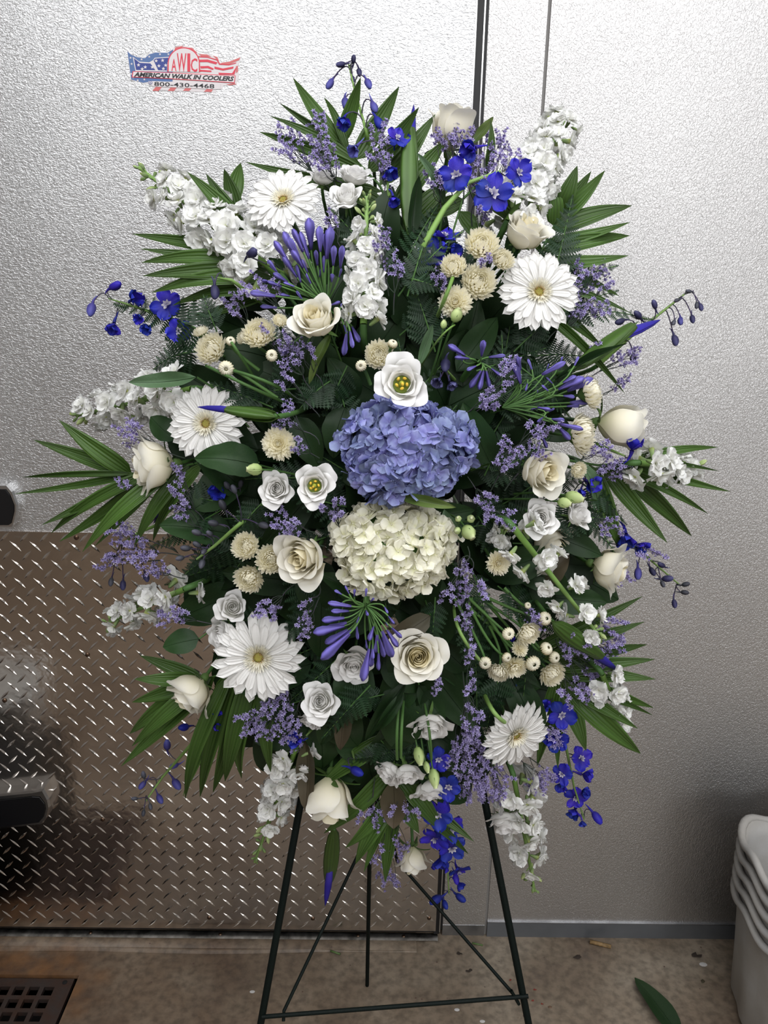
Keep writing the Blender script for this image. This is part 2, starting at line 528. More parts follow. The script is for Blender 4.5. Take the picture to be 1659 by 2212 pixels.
def frame(p, n, roll=0.0, s=1.0, xdir=None):
    """matrix with +Z along n"""
    n = n.normalized()
    x = (xdir if xdir is not None else RGT)
    x = x - n * x.dot(n)
    if x.length < 1e-4:
        x = UPV - n * UPV.dot(n)
    x.normalize()
    y = n.cross(x)
    if roll:
        x, y = x * math.cos(roll) + y * math.sin(roll), y * math.cos(roll) - x * math.sin(roll)
    if not isinstance(s, (tuple, list)):
        s = (s, s, s)
    return Matrix(((x.x * s[0], y.x * s[1], n.x * s[2], p.x), (x.y * s[0], y.y * s[1], n.y * s[2], p.y), (x.z * s[0], y.z * s[1], n.z * s[2], p.z), (0, 0, 0, 1)))


def blade(a, b, w, nrm, wz=None):
    """matrix mapping a unit blade (x 0..1 along, y width -0.5..0.5) onto a->b"""
    d = b - a
    L = d.length
    x = d / L
    z = nrm - x * nrm.dot(x)
    z = z.normalized() if z.length > 1e-5 else x.orthogonal().normalized()
    y = z.cross(x)
    q = wz if wz is not None else L
    return Matrix(((x.x * L, y.x * w, z.x * q, a.x), (x.y * L, y.y * w, z.y * q, a.y), (x.z * L, y.z * w, z.z * q, a.z), (0, 0, 0, 1)))


def bez(p0, p1, p2, n=8):
    return [p0 * (1 - t) ** 2 + p1 * 2 * t * (1 - t) + p2 * t * t for t in [i / n for i in range(n + 1)]]


def add_tube(name, root, pts, r0, r1, mat, sides=5, parent=None, label=None):
    """world-space points -> tube part local to root"""
    inv = root.matrix_basis.inverted()
    if parent is not None and parent is not root:
        inv = parent.matrix_basis.inverted() @ inv
    mb = MB()
    mb.tube(pts, r0, r1, sides)
    me_v = mb.v[0]
    A = np.array(inv)
    mb.v[0] = me_v @ A[:3, :3].T + A[:3, 3]
    return part(name, mb.mesh(name, mat), parent or root, label=label)


def ss(x, a, b):
    t = np.clip((x - a) / (b - a), 0, 1)
    return t * t * (3 - 2 * t)


_cache = {}


def cached(key, fn):
    if key not in _cache:
        _cache[key] = fn()
    return _cache[key]
# ------------------------------------------------------------ the room


def struct(name, me, M4=None):
    o = bpy.data.objects.new(name, me)
    COL.objects.link(o)
    if M4 is not None:
        o.matrix_basis = M4
    o['kind'] = 'structure'
    return o


def boxes(bl, mat, name='box', smooth=False):
    mb = MB()
    for lo, hi in bl:
        mb.box(lo, hi)
    return mb.mesh(name, mat, smooth)


XL, XR, YB, ZC = -2.6, 2.8, -5.0, 2.7
DG = 0.172     # right edge of the cooler door
SE = 0.289     # seam between door frame panel and right wall panel
# drain hole position
gp = [on_floor(0, 2105), on_floor(175, 2105)]
GX1, GY1 = -0.648, -0.128
GX0, GY0 = -0.648 - 0.36, -0.128 - 0.36
fl = boxes([((XL, YB, -0.1), (GX0, 0.3, 0)), ((GX1, YB, -0.1), (XR, 0.3, 0)), ((GX0, GY1, -0.1), (GX1, 0.3, 0)), ((GX0, YB, -0.1), (GX1, GY0, 0))], M['concrete'])
floor = struct('floor', fl)
pit = part('drain_pit', boxes([((GX0 - .01, GY0 - .01, -0.12), (GX1 + .01, GY1 + .01, -0.1)), ((GX0 - .01, GY0, -0.1), (GX0, GY1, -.01)), ((GX1, GY0, -0.1), (GX1 + .001, GY1, -.01)), ((GX0, GY1, -0.1), (GX1, GY1 + .001, -.01))], M['pit']), floor)
# low concrete sill under the door, worn rounded front edge
mb = MB()
mb.sheet(lambda U, V: (-1.9 + (U + 1) / 2 * 2.02 + 0 * V, -0.052 + 0.004 * np.sin(U * 9) - 0.0 * V + (1 - V) * -0.024 * (0.6 - 0.4 * U), 0.0005 + 0.0055 * ss(V, 0, 0.8)), 30, 4)
mb.box((-1.9, -0.053, 0.0), (0.12, 0.0, 0.006))
part('floor_sill', mb.mesh('floor_sill', M['concrete'], True), floor)

struct('ceiling', boxes([((XL, YB, ZC), (XR, 0.3, ZC + 0.05))], M['ceiling']))
struct('wall_back', boxes([((XL, YB - 0.05, 0), (XR, YB, ZC))], M['roomwall']))
struct('wall_left', boxes([((XL - 0.05, YB, 0), (XL, 0.3, ZC))], M['roomwall']))
struct('wall_right', boxes([((XR, YB, 0), (XR + 0.05, 0.3, ZC))], M['roomwall']))


def grid_panel(x0, x1, z0, z1, y, th):
    return boxes([((x0, y, z0), (x1, y + th, z1))], None)


# wall holding the door: frame panel and right panel
wall = struct('wall_front', boxes([((DG + 0.012, 0.0, 0.03), (SE - 0.003, 0.08, ZC)), ((XL, 0.06, 0.0), (XR, 0.1, ZC))], M['cooler_right']))
part('frame_foot', boxes([((DG + 0.012, -0.001, 0.0), (SE - 0.003, 0.05, 0.03))], M['flatmetal']), wall)
part('wall_panel', boxes([((SE + 0.003, 0.0, 0.04), (XR, 0.05, ZC))], M['cooler_right']), wall)
part('seam_strip', boxes([((SE - 0.003, 0.003, 0.0), (SE + 0.003, 0.06, ZC))], plain('grey_sealant', (0.22, 0.21, 0.20), 0.5)), wall)
bb = struct('baseboard_front', boxes([((SE + 0.003, -0.004, 0.0), (XR, 0.0, 0.043))], plain('blue_grey_coving', (0.20, 0.215, 0.235), 0.4, 0.6, noise=0.15, nscale=12)))
part('top_lip', boxes([((SE + 0.003, -0.0045, 0.042), (XR, 0.0, 0.0435))], M['flatmetal']), bb)

# cooler door leaf, slightly proud of the frame
door = struct('door_1', boxes([((-1.9, -0.014, 0.03), (DG - 0.012, 0.04, 2.5))], M['cooler']))
part('edge_trim', boxes([((DG - 0.012, -0.0155, 0.03), (DG - 0.0095, 0.03, 2.5))], M['chrome']), door)
part('gasket', boxes([((DG - 0.0095, -0.010, 0.012), (DG + 0.003, 0.03, 2.5)), ((DG + 0.0055, -0.004, 0.02), (DG + 0.012, 0.03, 2.5)), ((-1.9, -0.004, 0.012), (DG - 0.01, 0.03, 0.031))], M['gasket']), door)
part('frame_trim', boxes([((DG + 0.003, -0.012, 0.02), (DG + 0.0055, 0.03, 2.5))], M['chrome']), door)
mb = MB()
mb.sheet(lambda U, V: (-1.9 + (U + 1) / 2 * (DG + 1.9), -0.025 + 0.023 * V, 0.0062 + 0.003 * np.sin(V * math.pi)), 2, 8)
part('threshold', mb.mesh('threshold', M['threshold'], True), door)
for sx in (-0.66, -0.02, 0.09, -0.35):
    mb = MB()
    mb.lathe([(0.0045, 0), (0.0042, 0.0012), (0.0018, 0.002), (0, 0.0014)], 10)
    part('threshold_screw', mb.mesh('screw', M['rivet']), door, Matrix.Translation((sx, -0.014, 0.0088)))

# tread plate on the door
PX0, PX1, PZ0, PZ1, PY = -1.9, DG - 0.006, 0.027, 1.019, -0.017
plate = part('tread_plate', boxes([((PX0, PY, PZ0), (PX1, -0.0135, PZ1))], M['tread']), door)
mb = MB()
L, w, h = 0.0158, 0.0030, 0.0016
lug_v = [(-L, 0, 0), (-L * .35, -w * .85, 0), (L * .35, -w * .85, 0), (L, 0, 0), (L * .35, w * .85, 0), (-L * .35, w * .85, 0), (-L * .45, 0, h * .85), (0, 0, h), (L * .45, 0, h * .85), (0, -w, 0), (0, w, 0)]
lug_f = [(0, 1, 6), (1, 9, 7, 6), (9, 2, 8, 7), (2, 3, 8), (3, 4, 8), (4, 10, 7, 8), (10, 5, 6, 7), (5, 0, 6)]
px0 = at(41, 1174, 0)  # one '\' lug centre seen in the photograph
pitch = 0.0402
ox, oz = px0.x, px0.z


def lug_mat(x, z, a):
    return Matrix.Translation((x, PY, z)) @ Matrix(((1, 0, 0, 0), (0, 0, -1, 0), (0, 1, 0, 0), (0, 0, 0, 1))) @ Matrix.Rotation(a, 4, 'Z')


for i in range(-30, 32):
    for j in range(-32, 6):
        x, z = ox + i * pitch, oz + j * pitch
        for q, (dx, dz, a) in enumerate(((0, 0, -math.pi / 4), (pitch / 2, pitch / 2, math.pi / 4))):
            X, Z = x + dx, z + dz
            if PX0 + .9 < X < PX1 - 0.006 and PZ0 + 0.004 < Z < PZ1 - 0.004:
                mb.add(lug_v, lug_f, None, lug_mat(X, Z, a))
part('tread_lug', mb.mesh('tread_lug', M['tread'], False), plate, kind='stuff')
mb = MB()
mb.lathe([(0.0052, 0), (0.005, 0.0015), (0.003, 0.0028), (0.0, 0.003)], 12)
rv = mb.mesh('rivet', M['rivet'])
for (rx, ry) in ((165, 1161), (189, 1414), (222, 1770), (676, 1984), (452, 1982), (927, 1983), (10, 1513), (930, 1600)):
    p = at(rx, ry, PY)
    part('rivet', rv, plate, Matrix.Translation(p) @ Matrix.Rotation(math.pi / 2, 4, 'X'))


# strap hinges: chrome body with a black inset
def hinge(pts_px, yback, ynear, label, inset):
    outer = [at(x, y, ynear) for x, y in pts_px]
    root = thing('door_hinge', Matrix.Translation(outer[0]), label, 'hinge')
    T = Matrix.Translation(-outer[0])
    n = len(outer)
    c = sum(outer, Vector()) / n
    mb = MB()
    rings = []
    for (yy, s_) in ((yback, 1.03), (ynear + 0.006, 1.02), (ynear, 0.97)):
        rings.append([Vector((c.x + (p.x - c.x) * s_, yy, c.z + (p.z - c.z) * s_)) for p in outer])
    vs = [v for r_ in rings for v in r_]
    fs = [(k * n + j, k * n + (j + 1) % n, (k + 1) * n + (j + 1) % n, (k + 1) * n + j) for k in range(2) for j in range(n)] + [tuple(range(2 * n, 3 * n))]
    mb.add([tuple(v) for v in vs], fs, None, T)
    part('hinge_body', mb.mesh('hinge_body', M['chrome'], False), root)
    mb = MB()
    ins = [Vector((p.x, ynear - 0.0012, p.z)) for p in [at(x, y, ynear) for x, y in inset]]
    ci = sum(ins, Vector()) / len(ins)
    ins2 = [Vector((ci.x + (p.x - ci.x) * .98, ynear - 0.0022, ci.z + (p.z - ci.z) * .98)) for p in ins]
    k = len(ins)
    mb.add([tuple(v) for v in ins + ins2], [(j, (j + 1) % k, k + (j + 1) % k, k + j) for j in range(k)] + [tuple(range(k, 2 * k))], None, T)
    part('black_inset', mb.mesh('black_inset', M['black'], False), root, label='matt black inset')
    return root


hinge([(-90, 1046), (14, 1048), (26, 1062), (36, 1090), (36, 1105), (30, 1133), (22, 1139), (-90, 1139)], -0.014, -0.034,
      'chrome hinge with black inset at the left edge, just above the tread plate', [(-90, 1056), (13, 1057), (22, 1069), (31, 1092), (31, 1105), (25, 1130), (19, 1134), (-90, 1135)])
hinge([(-90, 1728), (72, 1712), (92, 1708), (103, 1728), (106, 1745), (101, 1766), (90, 1781), (-90, 1802)], -0.017, -0.05,
      'chrome hinge with black inset fixed low over the tread plate at left', [(-90, 1738), (70, 1720), (86, 1721), (97, 1735), (99, 1748), (95, 1764), (85, 1776), (-90, 1797)])

# hook-shaped fallen leaves etc. come with the floor litter

# ------------------------------------------------------------ the sticker on the door
ST_Y = -0.0145


def sp(cx, cy, lift=0.0):
    return at(150 + cx / 3.0164, 80 + cy / 3.0164, ST_Y - lift)


flat = lambda n, c: plain(n, c, 0.35)
C_BLUE, C_PALE, C_RED, C_PINK, C_WHITE, C_BLACK = flat('print_blue', (0.035, 0.06, 0.30)), flat('print_pale_blue', (0.10, 0.19, 0.42)), flat('print_red', (0.78, 0.045, 0.085)), flat('print_pale_red', (0.72, 0.17, 0.17)), flat('print_white', (0.84, 0.78, 0.79)), flat('print_black', (0.012, 0.012, 0.016))
sroot = thing('sticker', Matrix.Translation(sp(740, 220)), 'red, white and blue cooler maker sticker shaped like a waving flag on the door', 'sticker')
SI = sroot.matrix_basis.inverted()


def poly(name, pts, mat, lift, thick=0.0):
    P3 = [sp(x, y, lift) for x, y in pts]
    bm_pts = [tuple(SI @ p) for p in P3]
    me = bpy.data.meshes.new(name)
    n = len(bm_pts)
    if thick:
        back = [(p[0], p[1] + thick, p[2]) for p in bm_pts]
        me.from_pydata(bm_pts + back, [], [tuple(range(n))] + [(i, (i + 1) % n, n + (i + 1) % n, n + i) for i in range(n)])
    else:
        me.from_pydata(bm_pts, [], [tuple(range(n))])
    me.materials.append(mat)
    return part(name, me, sroot)


top = [(375, 88), (400, 112), (440, 128), (490, 135), (515, 112), (560, 98), (640, 100), (668, 82), (690, 64), (745, 54), (800, 68), (840, 108), (900, 112), (965, 128), (985, 165), (1040, 158), (1118, 128)]
bot = [(1100, 190), (1104, 250), (1088, 312), (1000, 318), (995, 338), (955, 342), (955, 362), (700, 352), (545, 342), (545, 310), (480, 300), (400, 278), (392, 215)]
poly('backing', top + bot, C_WHITE, 0.0, 0.0012)
# blue left field
poly('blue_border', [(378, 93), (400, 114), (440, 131), (492, 138), (518, 114), (560, 101), (640, 103), (675, 80), (672, 290), (520, 292), (480, 298), (402, 276), (394, 215)], C_PALE, 0.0002)
poly('blue_field', [(412, 128), (455, 160), (520, 165), (545, 150), (556, 135), (660, 128), (640, 160), (635, 225), (430, 222)], C_WHITE, 0.0004)
poly('blue_field', [(420, 138), (458, 168), (528, 172), (560, 216), (434, 214)], C_BLUE, 0.0006)
poly('blue_field', [(548, 152), (560, 140), (652, 134), (638, 165), (634, 218), (578, 216)], C_BLUE, 0.0006)


def star(cx, cy, r, mat=C_WHITE, lift=0.0008):
    pts = []
    for k in range(10):
        a = -math.pi / 2 + k * math.pi / 5
        rr = r if k % 2 == 0 else r * 0.42
        pts.append((cx + rr * math.cos(a), cy + rr * math.sin(a)))
    poly('star', pts, mat, lift)


for cx, cy in ((450, 182), (494, 196), (540, 196), (565, 155), (607, 152), (583, 188), (627, 184), (612, 206), (474, 208)):
    star(cx, cy, 13)
for cx, cy in ((398, 135), (405, 175), (402, 240), (445, 282), (488, 276), (470, 145), (520, 128), (590, 112), (645, 112), (415, 262)):
    star(cx, cy, 9, C_WHITE, 0.0005)
# red stripes around the border on the right and bottom
for pts in (
        [(690, 66), (745, 56), (720, 75), (685, 84)], [(800, 70), (835, 104), (812, 98), (775, 70)], [(842, 111), (898, 114), (925, 128), (860, 126)], [(935, 121), (963, 130), (975, 158), (955, 140)],
        [(990, 168), (1040, 161), (1113, 132), (1106, 150), (1040, 178), (985, 182)], [(1085, 190), (1098, 186), (1098, 225), (1085, 235)], [(1075, 300), (1088, 308), (1045, 314), (1020, 310)]):
    poly('border_stripe', pts, C_PINK, 0.0005)
for x0 in (560, 660, 760, 865):
    poly('bottom_stripe', [(x0 + 22, 303), (x0 + 62, 303), (x0 + 20, 352), (x0 - 20, 350)] if x0 < 860 else [(x0 + 40, 330), (x0 + 75, 332), (x0 + 60, 358), (x0 + 10, 356)], C_PINK, 0.0004)
for pts in ([(838, 148), (900, 146), (965, 165), (955, 178), (900, 163), (842, 163)], [(852, 190), (905, 188), (940, 205), (935, 214), (900, 202), (856, 205)], [(945, 192), (1000, 205), (1070, 192), (1066, 205), (1000, 218), (945, 206)], [(835, 212), (925, 218), (925, 228), (840, 224)], [(970, 232), (1060, 236), (1090, 190), (1075, 245), (975, 244)]):
    poly('flag_stripe', pts, C_RED, 0.0006)
poly('flag_outline', [(835, 124), (900, 128), (965, 146), (980, 172), (1040, 178), (1088, 165), (1084, 172), (1040, 184), (975, 180), (960, 152), (900, 134), (835, 131)], C_RED, 0.0006)
# round badge
arc = [(745 + 98 * math.cos(a), 172 + 98 * math.sin(a)) for a in [math.pi + k * math.pi / 20 for k in range(21)]]
poly('badge_rim', [(638, 225)] + [(745 + 105 * math.cos(a), 172 + 106 * math.sin(a)) for a in [math.pi + k * math.pi / 20 for k in range(21)]] + [(852, 228)], C_RED, 0.0009)
poly('badge', [(647, 225)] + arc + [(843, 228)], C_WHITE, 0.0011)


def text(name, s, p0, p1, height_px, mat, lift, bold=0.0, shear=0.0, spacing=1.0):
    """text whose baseline runs p0->p1 (crop px); stretched to fill that run"""
    cu = bpy.data.curves.new(name, 'FONT')
    cu.body = s
    cu.size = 1.0
    cu.offset = bold
    cu.shear = shear
    cu.space_character = spacing
    cu.resolution_u = 2
    tmp = bpy.data.objects.new(name, cu)
    COL.objects.link(tmp)
    bpy.context.view_layer.update()
    me = bpy.data.meshes.new_from_object(tmp.evaluated_get(bpy.context.evaluated_depsgraph_get()))
    bpy.data.objects.remove(tmp)
    v = np.empty(len(me.vertices) * 3)
    me.vertices.foreach_get('co', v)
    v = v.reshape(-1, 3)
    x0, x1 = v[:, 0].min(), v[:, 0].max()
    cap = 0.70
    A, B = sp(*p0, lift), sp(*p1, lift)
    H = sp(p0[0], p0[1] - height_px, lift)
    ex, ez = (B - A), (H - A)
    out = []
    for q in v:
        w = A + ex * ((q[0] - x0) / (x1 - x0)) + ez * (q[1] / cap)
        out.append(tuple(SI @ w))
    me.vertices.foreach_set('co', np.array(out).ravel())
    me.materials.clear()
    me.materials.append(mat)
    part(name, me, sroot)
    return v


for k, (ch, xa, xb, hh, y0) in enumerate((('A', 664, 697, 78, 220), ('W', 700, 762, 118, 222), ('I', 768, 787, 118, 223), ('C', 790, 834, 86, 224))):
    text('lettering', ch, (xa, y0), (xb, y0 + 1), hh, C_RED, 0.0014, 0.012)
poly('name_band', [(412, 222), (640, 230), (850, 240), (1082, 250), (1076, 300), (850, 285), (640, 272), (405, 262)], C_RED, 0.0012)
poly('name_band', [(417, 226), (640, 234), (850, 244), (1078, 254), (1072, 295), (850, 281), (640, 268), (411, 258)], C_WHITE, 0.0013)
text('lettering', 'AMERICAN WALK IN COOLERS', (420, 256), (1072, 286), 28, C_BLACK, 0.0018, 0.035, 0.28, 0.97)
poly('phone_band', [(515, 286), (985, 305), (982, 340), (940, 340), (545, 322), (518, 308)], C_WHITE, 0.0010)
text('lettering', '800-430-4468', (552, 318), (944, 334), 27, C_BLACK, 0.0014, 0.012)
ring = [(528 + 12 * math.cos(a), 297 + 12 * math.sin(a)) for a in [k * math.pi / 8 for k in range(16)]]
poly('round_mark', ring, C_BLUE, 0.0014)
poly('round_mark', [(528 + (x - 528) * .75, 297 + (y - 297) * .75) for x, y in ring], C_WHITE, 0.0015)
text('lettering', 'R', (524, 303), (533, 303), 10, C_BLUE, 0.0017, 0.01)

# ------------------------------------------------------------ drain cover
gr = thing('drain_cover', Matrix.Translation(((GX0 + GX1) / 2, (GY0 + GY1) / 2, 0)), 'rusty square drain cover with rows of square holes set in the floor', 'drain cover')
T = gr.matrix_basis.inverted()
g0, g1 = GX0 + 0.008, GX1 - 0.008
h0, h1 = GY0 + 0.008, GY1 - 0.008
hole, gp_, bord = 0.0225, 0.0325, 0.036
mb = MB()
xs, ys = [], []
x = g1 - bord
while x - hole > g0 + 0.02:
    xs.append((x - hole, x))
    x -= gp_
y = h1 - 0.022
while y - hole > h0 + 0.02:
    ys.append((y - hole, y))
    y -= gp_
zt, zb = -0.002, -0.012


def gb(x0_, x1_, y0_, y1_):
    mb.box((x0_, y0_, zb), (x1_, y1_, zt), T)


gb(xs[0][1], g1, h0, h1)
gb(g0, xs[-1][0], h0, h1)
gb(xs[-1][0], xs[0][1], ys[0][1], h1)
gb(xs[-1][0], xs[0][1], h0, ys[-1][0])
for (a, b_) in ys[:-1]:
    pass
for k in range(len(ys) - 1):
    gb(xs[-1][0], xs[0][1], ys[k + 1][1], ys[k][0])
for k in range(len(xs) - 1):
    for (a, b_) in ys:
        gb(xs[k + 1][1], xs[k][0], a, b_)
part('grid', mb.mesh('grid', M['grate'], False), gr)
mb = MB()
mb.lathe([(0.0055, 0), (0.0055, 0.001), (0.0, 0.001)], 10)
for sx_, sy_ in ((g1 - 0.018, h1 - 0.010), (g0 + 0.018, h0 + 0.01)):
    part('screw', cached('dscrew', lambda: mb.mesh('screw', M['pit'])), gr, T @ Matrix.Translation((sx_, sy_, zt)))

# ------------------------------------------------------------ nested buckets at the right
BX, BY = 0.937, -0.245


def bucket(k, label):
    zb_ = 0.0 + k * 0.034
    root = thing('bucket', Matrix.Translation((BX - 0.001 * k, BY, zb_)), label, 'bucket', 'nested white buckets at the right edge')

    def sq(a, n=3.2):
        return 1.0 / (abs(math.cos(a)) ** n + abs(math.sin(a)) ** n) ** (1 / n)

    sides = 72
    prof = [(0.0, 0.002), (0.110, 0.002), (0.122, 0.006), (0.128, 0.02), (0.137, 0.14), (0.145, 0.245), (0.149, 0.28)]
    Hh = 0.335
    vs, fs = [], []

    def ringv(r, z, wave=0.0):
        out = []
        for j in range(sides):
            a = 2 * math.pi * j / sides
            R_ = r * sq(a) * (1 + 0.035 * math.cos(8 * a) * (1 if z < 0.05 else 0.3))
            out.append((R_ * math.cos(a), R_ * math.sin(a), z + wave * math.cos(8 * a + 0.6)))
        return out
    mb = MB()
    rr = prof + [(0.145, 0.28), (0.141, 0.245), (0.133, 0.14), (0.124, 0.02), (0.10, 0.008), (0.0, 0.008)]
    for r, z in rr:
        vs += ringv(max(r, 0.0005), z, 0.008 if z >= 0.27 else 0)
    n = len(rr)
    for i in range(n - 1):
        for j in range(sides):
            fs.append((i * sides + j, i * sides + (j + 1) % sides, (i + 1) * sides + (j + 1) % sides, (i + 1) * sides + j))
    mb.add(vs, fs)
    part('bucket_body', mb.mesh('bucket_body', M['bucket']), root)
    mb = MB()
    vs, fs = [], []
    for i in range(10):
        b_ = 2 * math.pi * i / 10
        vs += ringv(0.154 + 0.0078 * math.cos(b_), 0.282 + 0.0078 * math.sin(b_), 0.008)
    for i in range(10):
        for j in range(sides):
            fs.append((i * sides + j, i * sides + (j + 1) % sides, ((i + 1) % 10) * sides + (j + 1) % sides, ((i + 1) % 10) * sides + j))
    mb.add(vs, fs)
    part('bucket_rim', mb.mesh('bucket_rim', M['bucket']), root)
    return root


for k, lb in enumerate(('bottom white plastic bucket of the stack, standing on the floor', 'second white bucket from the bottom of the nested stack', 'middle white bucket of the nested stack of five', 'second white bucket from the top of the nested stack', 'topmost white bucket of the stack, its open inside showing')):
    bucket(k, lb)

# ------------------------------------------------------------ easel
e_top = at(842, 900, -0.33)


def ept(px, py, Y):
    return at(px, py, Y)


LT = at(800, 900, -0.40)
LB = at(563, 2212, -0.585)
RT = at(884, 900, -0.40)
RB = at(1142, 2212, -0.585)


def down_to_floor(a, b):
    d = b - a
    return a + d * (a.z / -d.z)


easel = thing('wire_easel', Matrix.Translation((0.02, -0.5, 0)), 'dark green wire easel standing on the concrete floor and holding the flower spray', 'easel')
Lf, Rf = down_to_floor(LT, LB), down_to_floor(RT, RB)
lt2, rt2 = at(645, 1780, 0), at(1048, 1790, 0)
Rr = on_floor(793, 2130)
Rt = at(805, 1500, -0.36)
add_tube('leg', easel, [LT, Lf], 0.0057, mat=M['easel'], r1=0.0057, sides=8)
add_tube('leg', easel, [RT, Rf], 0.0057, mat=M['easel'], r1=0.0057, sides=8)
add_tube('leg', easel, [Rt, Rr + Vector((0, 0, 0.002))], 0.0042, 0.0042, M['easel'], 8, label='rear leg')


def on_line(a, b, px, py):
    """point of segment a-b nearest to the viewing ray of a pixel"""
    d = ray(px, py).normalized()
    v = b - a
    w0 = a - EYE
    A_, B_, C_, D_, E_ = v.dot(v), v.dot(d), d.dot(d), v.dot(w0), d.dot(w0)
    t = (B_ * E_ - C_ * D_) / (A_ * C_ - B_ * B_)
    return a + v * t


bl_, br_ = on_line(LT, LB, 570, 2190), on_line(RT, RB, 1122, 2147)
ex = (br_ - bl_).normalized()
add_tube('crossbar', easel, [bl_ + Vector((0, -0.006, 0)), br_ + ex * 0.008 + Vector((0, -0.006, 0))], 0.0034, 0.0034, M['easel'], 8)
s1, s2 = on_line(bl_, br_, 613, 2190), on_line(bl_, br_, 1108, 2150)
a1, a2 = at(800, 1790, -0.40), at(845, 1790, -0.40)
add_tube('brace', easel, [at(822, 1700, -0.36), a1, s1 + Vector((0, 0.002, 0)), s1 + Vector((0.0, -0.006, -0.012))], 0.0028, 0.0028, M['easel'], 7)
add_tube('brace', easel, [at(822, 1700, -0.36), at(858, 1860, -0.42), s2 + Vector((0, 0.002, 0)), s2 + Vector((0.008, -0.006, -0.010))], 0.0028, 0.0028, M['easel'], 7)
add_tube('hook', easel, [s2 + Vector((-0.004, -0.004, 0.012)), s2 + Vector((0.010, -0.006, -0.014))], 0.0026, 0.0026, M['easel'], 7)
for q in ((0.35, 0.35),):
    add_tube('crossbar', easel, [LT.lerp(LB, q[0]), RT.lerp(RB, q[1])], 0.003, 0.003, M['easel'], 6)
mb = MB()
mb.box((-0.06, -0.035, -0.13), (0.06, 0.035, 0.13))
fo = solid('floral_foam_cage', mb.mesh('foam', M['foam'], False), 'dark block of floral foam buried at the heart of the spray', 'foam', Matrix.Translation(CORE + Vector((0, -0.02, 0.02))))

# ------------------------------------------------------------ litter on the floor


def stick(px, py, px2, py2, r, mat, name, label, cat='litter', bend=0.0):
    a, b_ = on_floor(px, py, r), on_floor(px2, py2, r)
    mid = (a + b_) / 2 + Vector((0, bend, 0))
    mb = MB()
    mb.tube([a - a, mid - a, b_ - a], r, r * 0.9, 8, True)
    solid(name, mb.mesh(name, mat), label, cat, Matrix.Translation(a))


stick(1274, 2034, 1320, 2045, 0.0052, M['twig'], 'twig', 'short thick brown twig lying by the wall base right of the easel')
stick(1020, 2037, 1043, 2042, 0.0022, M['bitgreen'], 'stem_cutting', 'small green stem cutting right of centre near the metal sill corner')
stick(714, 2054, 735, 2061, 0.0024, M['bitgreen'], 'stem_cutting', 'small green stem cutting between the easel legs by the threshold')


def scrap(px, py, s, mat, name, label, seed, flat_=False, cat='litter'):
    r = random.Random(seed)
    c = on_floor(px, py, 0.0)
    k = 9
    mb = MB()
    top_ = []
    for j in range(k):
        a = 2 * math.pi * j / k
        rr = s * (1.0 if flat_ else r.uniform(0.35, 1.1))
        top_.append((rr * math.cos(a) * 1.2, rr * 0.8 * math.sin(a), 0.001 + (0 if flat_ else r.uniform(0, s * 0.5))))
    mb.add(top_ + [(0, 0, 0.0015 + s * (0.1 if flat_ else 0.3))], [(j, (j + 1) % k, k) for j in range(k)])
    solid(name, mb.mesh(name, mat), label, cat, Matrix.Translation(c))


scrap(1519, 2084, 0.008, M['petalwhite'], 'fallen_petal', 'small white fallen petal on the floor just left of the buckets', 1, True)
scrap(1503, 2066, 0.011, M['bitdark'], 'leaf_scrap', 'dark crumpled leaf scrap beside the white fallen petal', 2)
scrap(1248, 2068, 0.010, M['bitdark'], 'leaf_scrap', 'dark torn scrap below and left of the brown twig', 3)
scrap(994, 2062, 0.008, M['bitdark'], 'leaf_scrap', 'dark dry scrap left of the easel right leg, nearer the wall', 4)
scrap(1014, 2099, 0.007, M['bitdark'], 'leaf_scrap', 'dark dry scrap left of the easel right leg, nearer the crossbar', 5)
scrap(1042, 2207, 0.005, M['petalwhite'], 'paint_spot', 'pale round speck at the bottom edge left of the easel right leg', 6, True)
scrap(987, 2182, 0.005, M['petalwhite'], 'paint_spot', 'pale round speck below the crossbar of the easel', 7, True)
scrap(545, 2143, 0.005, M['petalwhite'], 'paint_spot', 'pale speck of dried paint left of the easel left leg', 8, True)
scrap(1188, 2176, 0.004, M['rivet'], 'paint_spot', 'dark grey round speck right of the easel right foot', 9, True)
scrap(1518, 2121, 0.006, M['leaf_brown'], 'leaf_scrap', 'tiny reddish leaf scrap below the white fallen petal', 10)
for lx, ly, sd in ((1103, 2118, 1), (1155, 2139, 2), (1151, 2162, 3), (1172, 2170, 4), (1120, 2105, 5)):
    scrap(lx, ly, 0.0035, plain('red_petal_crumb', (0.22, 0.03, 0.02), 0.7), 'petal_crumb', 'tiny dark red crumb on the floor by the easel right leg', sd, False)
for o in list(COL.objects):
    if o.name.startswith('petal_crumb'):
        o['group'] = 'red crumbs by the easel right leg'

# things standing out of frame at left; they show as reflections in the tread plate
mb = MB()
mb.lathe([(0.0, 0.0), (0.13, 0.0), (0.15, 0.34), (0.155, 0.36), (0.145, 0.36), (0.125, 0.02), (0, 0.02)], 28)
solid('bucket', mb.mesh('pale_bucket', plain('pale_plastic', (0.75, 0.75, 0.74), 0.5)), 'white round bucket reflected in the tread plate', 'bucket', Matrix.Translation((-1.13, -0.60, 0)))
mb = MB()
mb.box((-0.16, -0.13, 0), (0.10, 0.13, 0.30))
mb.box((-0.14, -0.135, 0.05), (0.0, -0.10, 0.22))
solid('crate', mb.mesh('dark_crate', M['black'], False), 'dark crate reflected in the tread plate', 'crate', Matrix.Translation((-0.955, -0.33, 0)))
# ------------------------------------------------------------ flower part meshes (unit size) and builders
pi = math.pi


def sink(p):
    """where a stem disappears: back into the depth of the spray, leaning toward the foam"""
    q = p.lerp(CORE, 0.22)
    q.y = max(p.y + 0.12, -0.34)
    return q


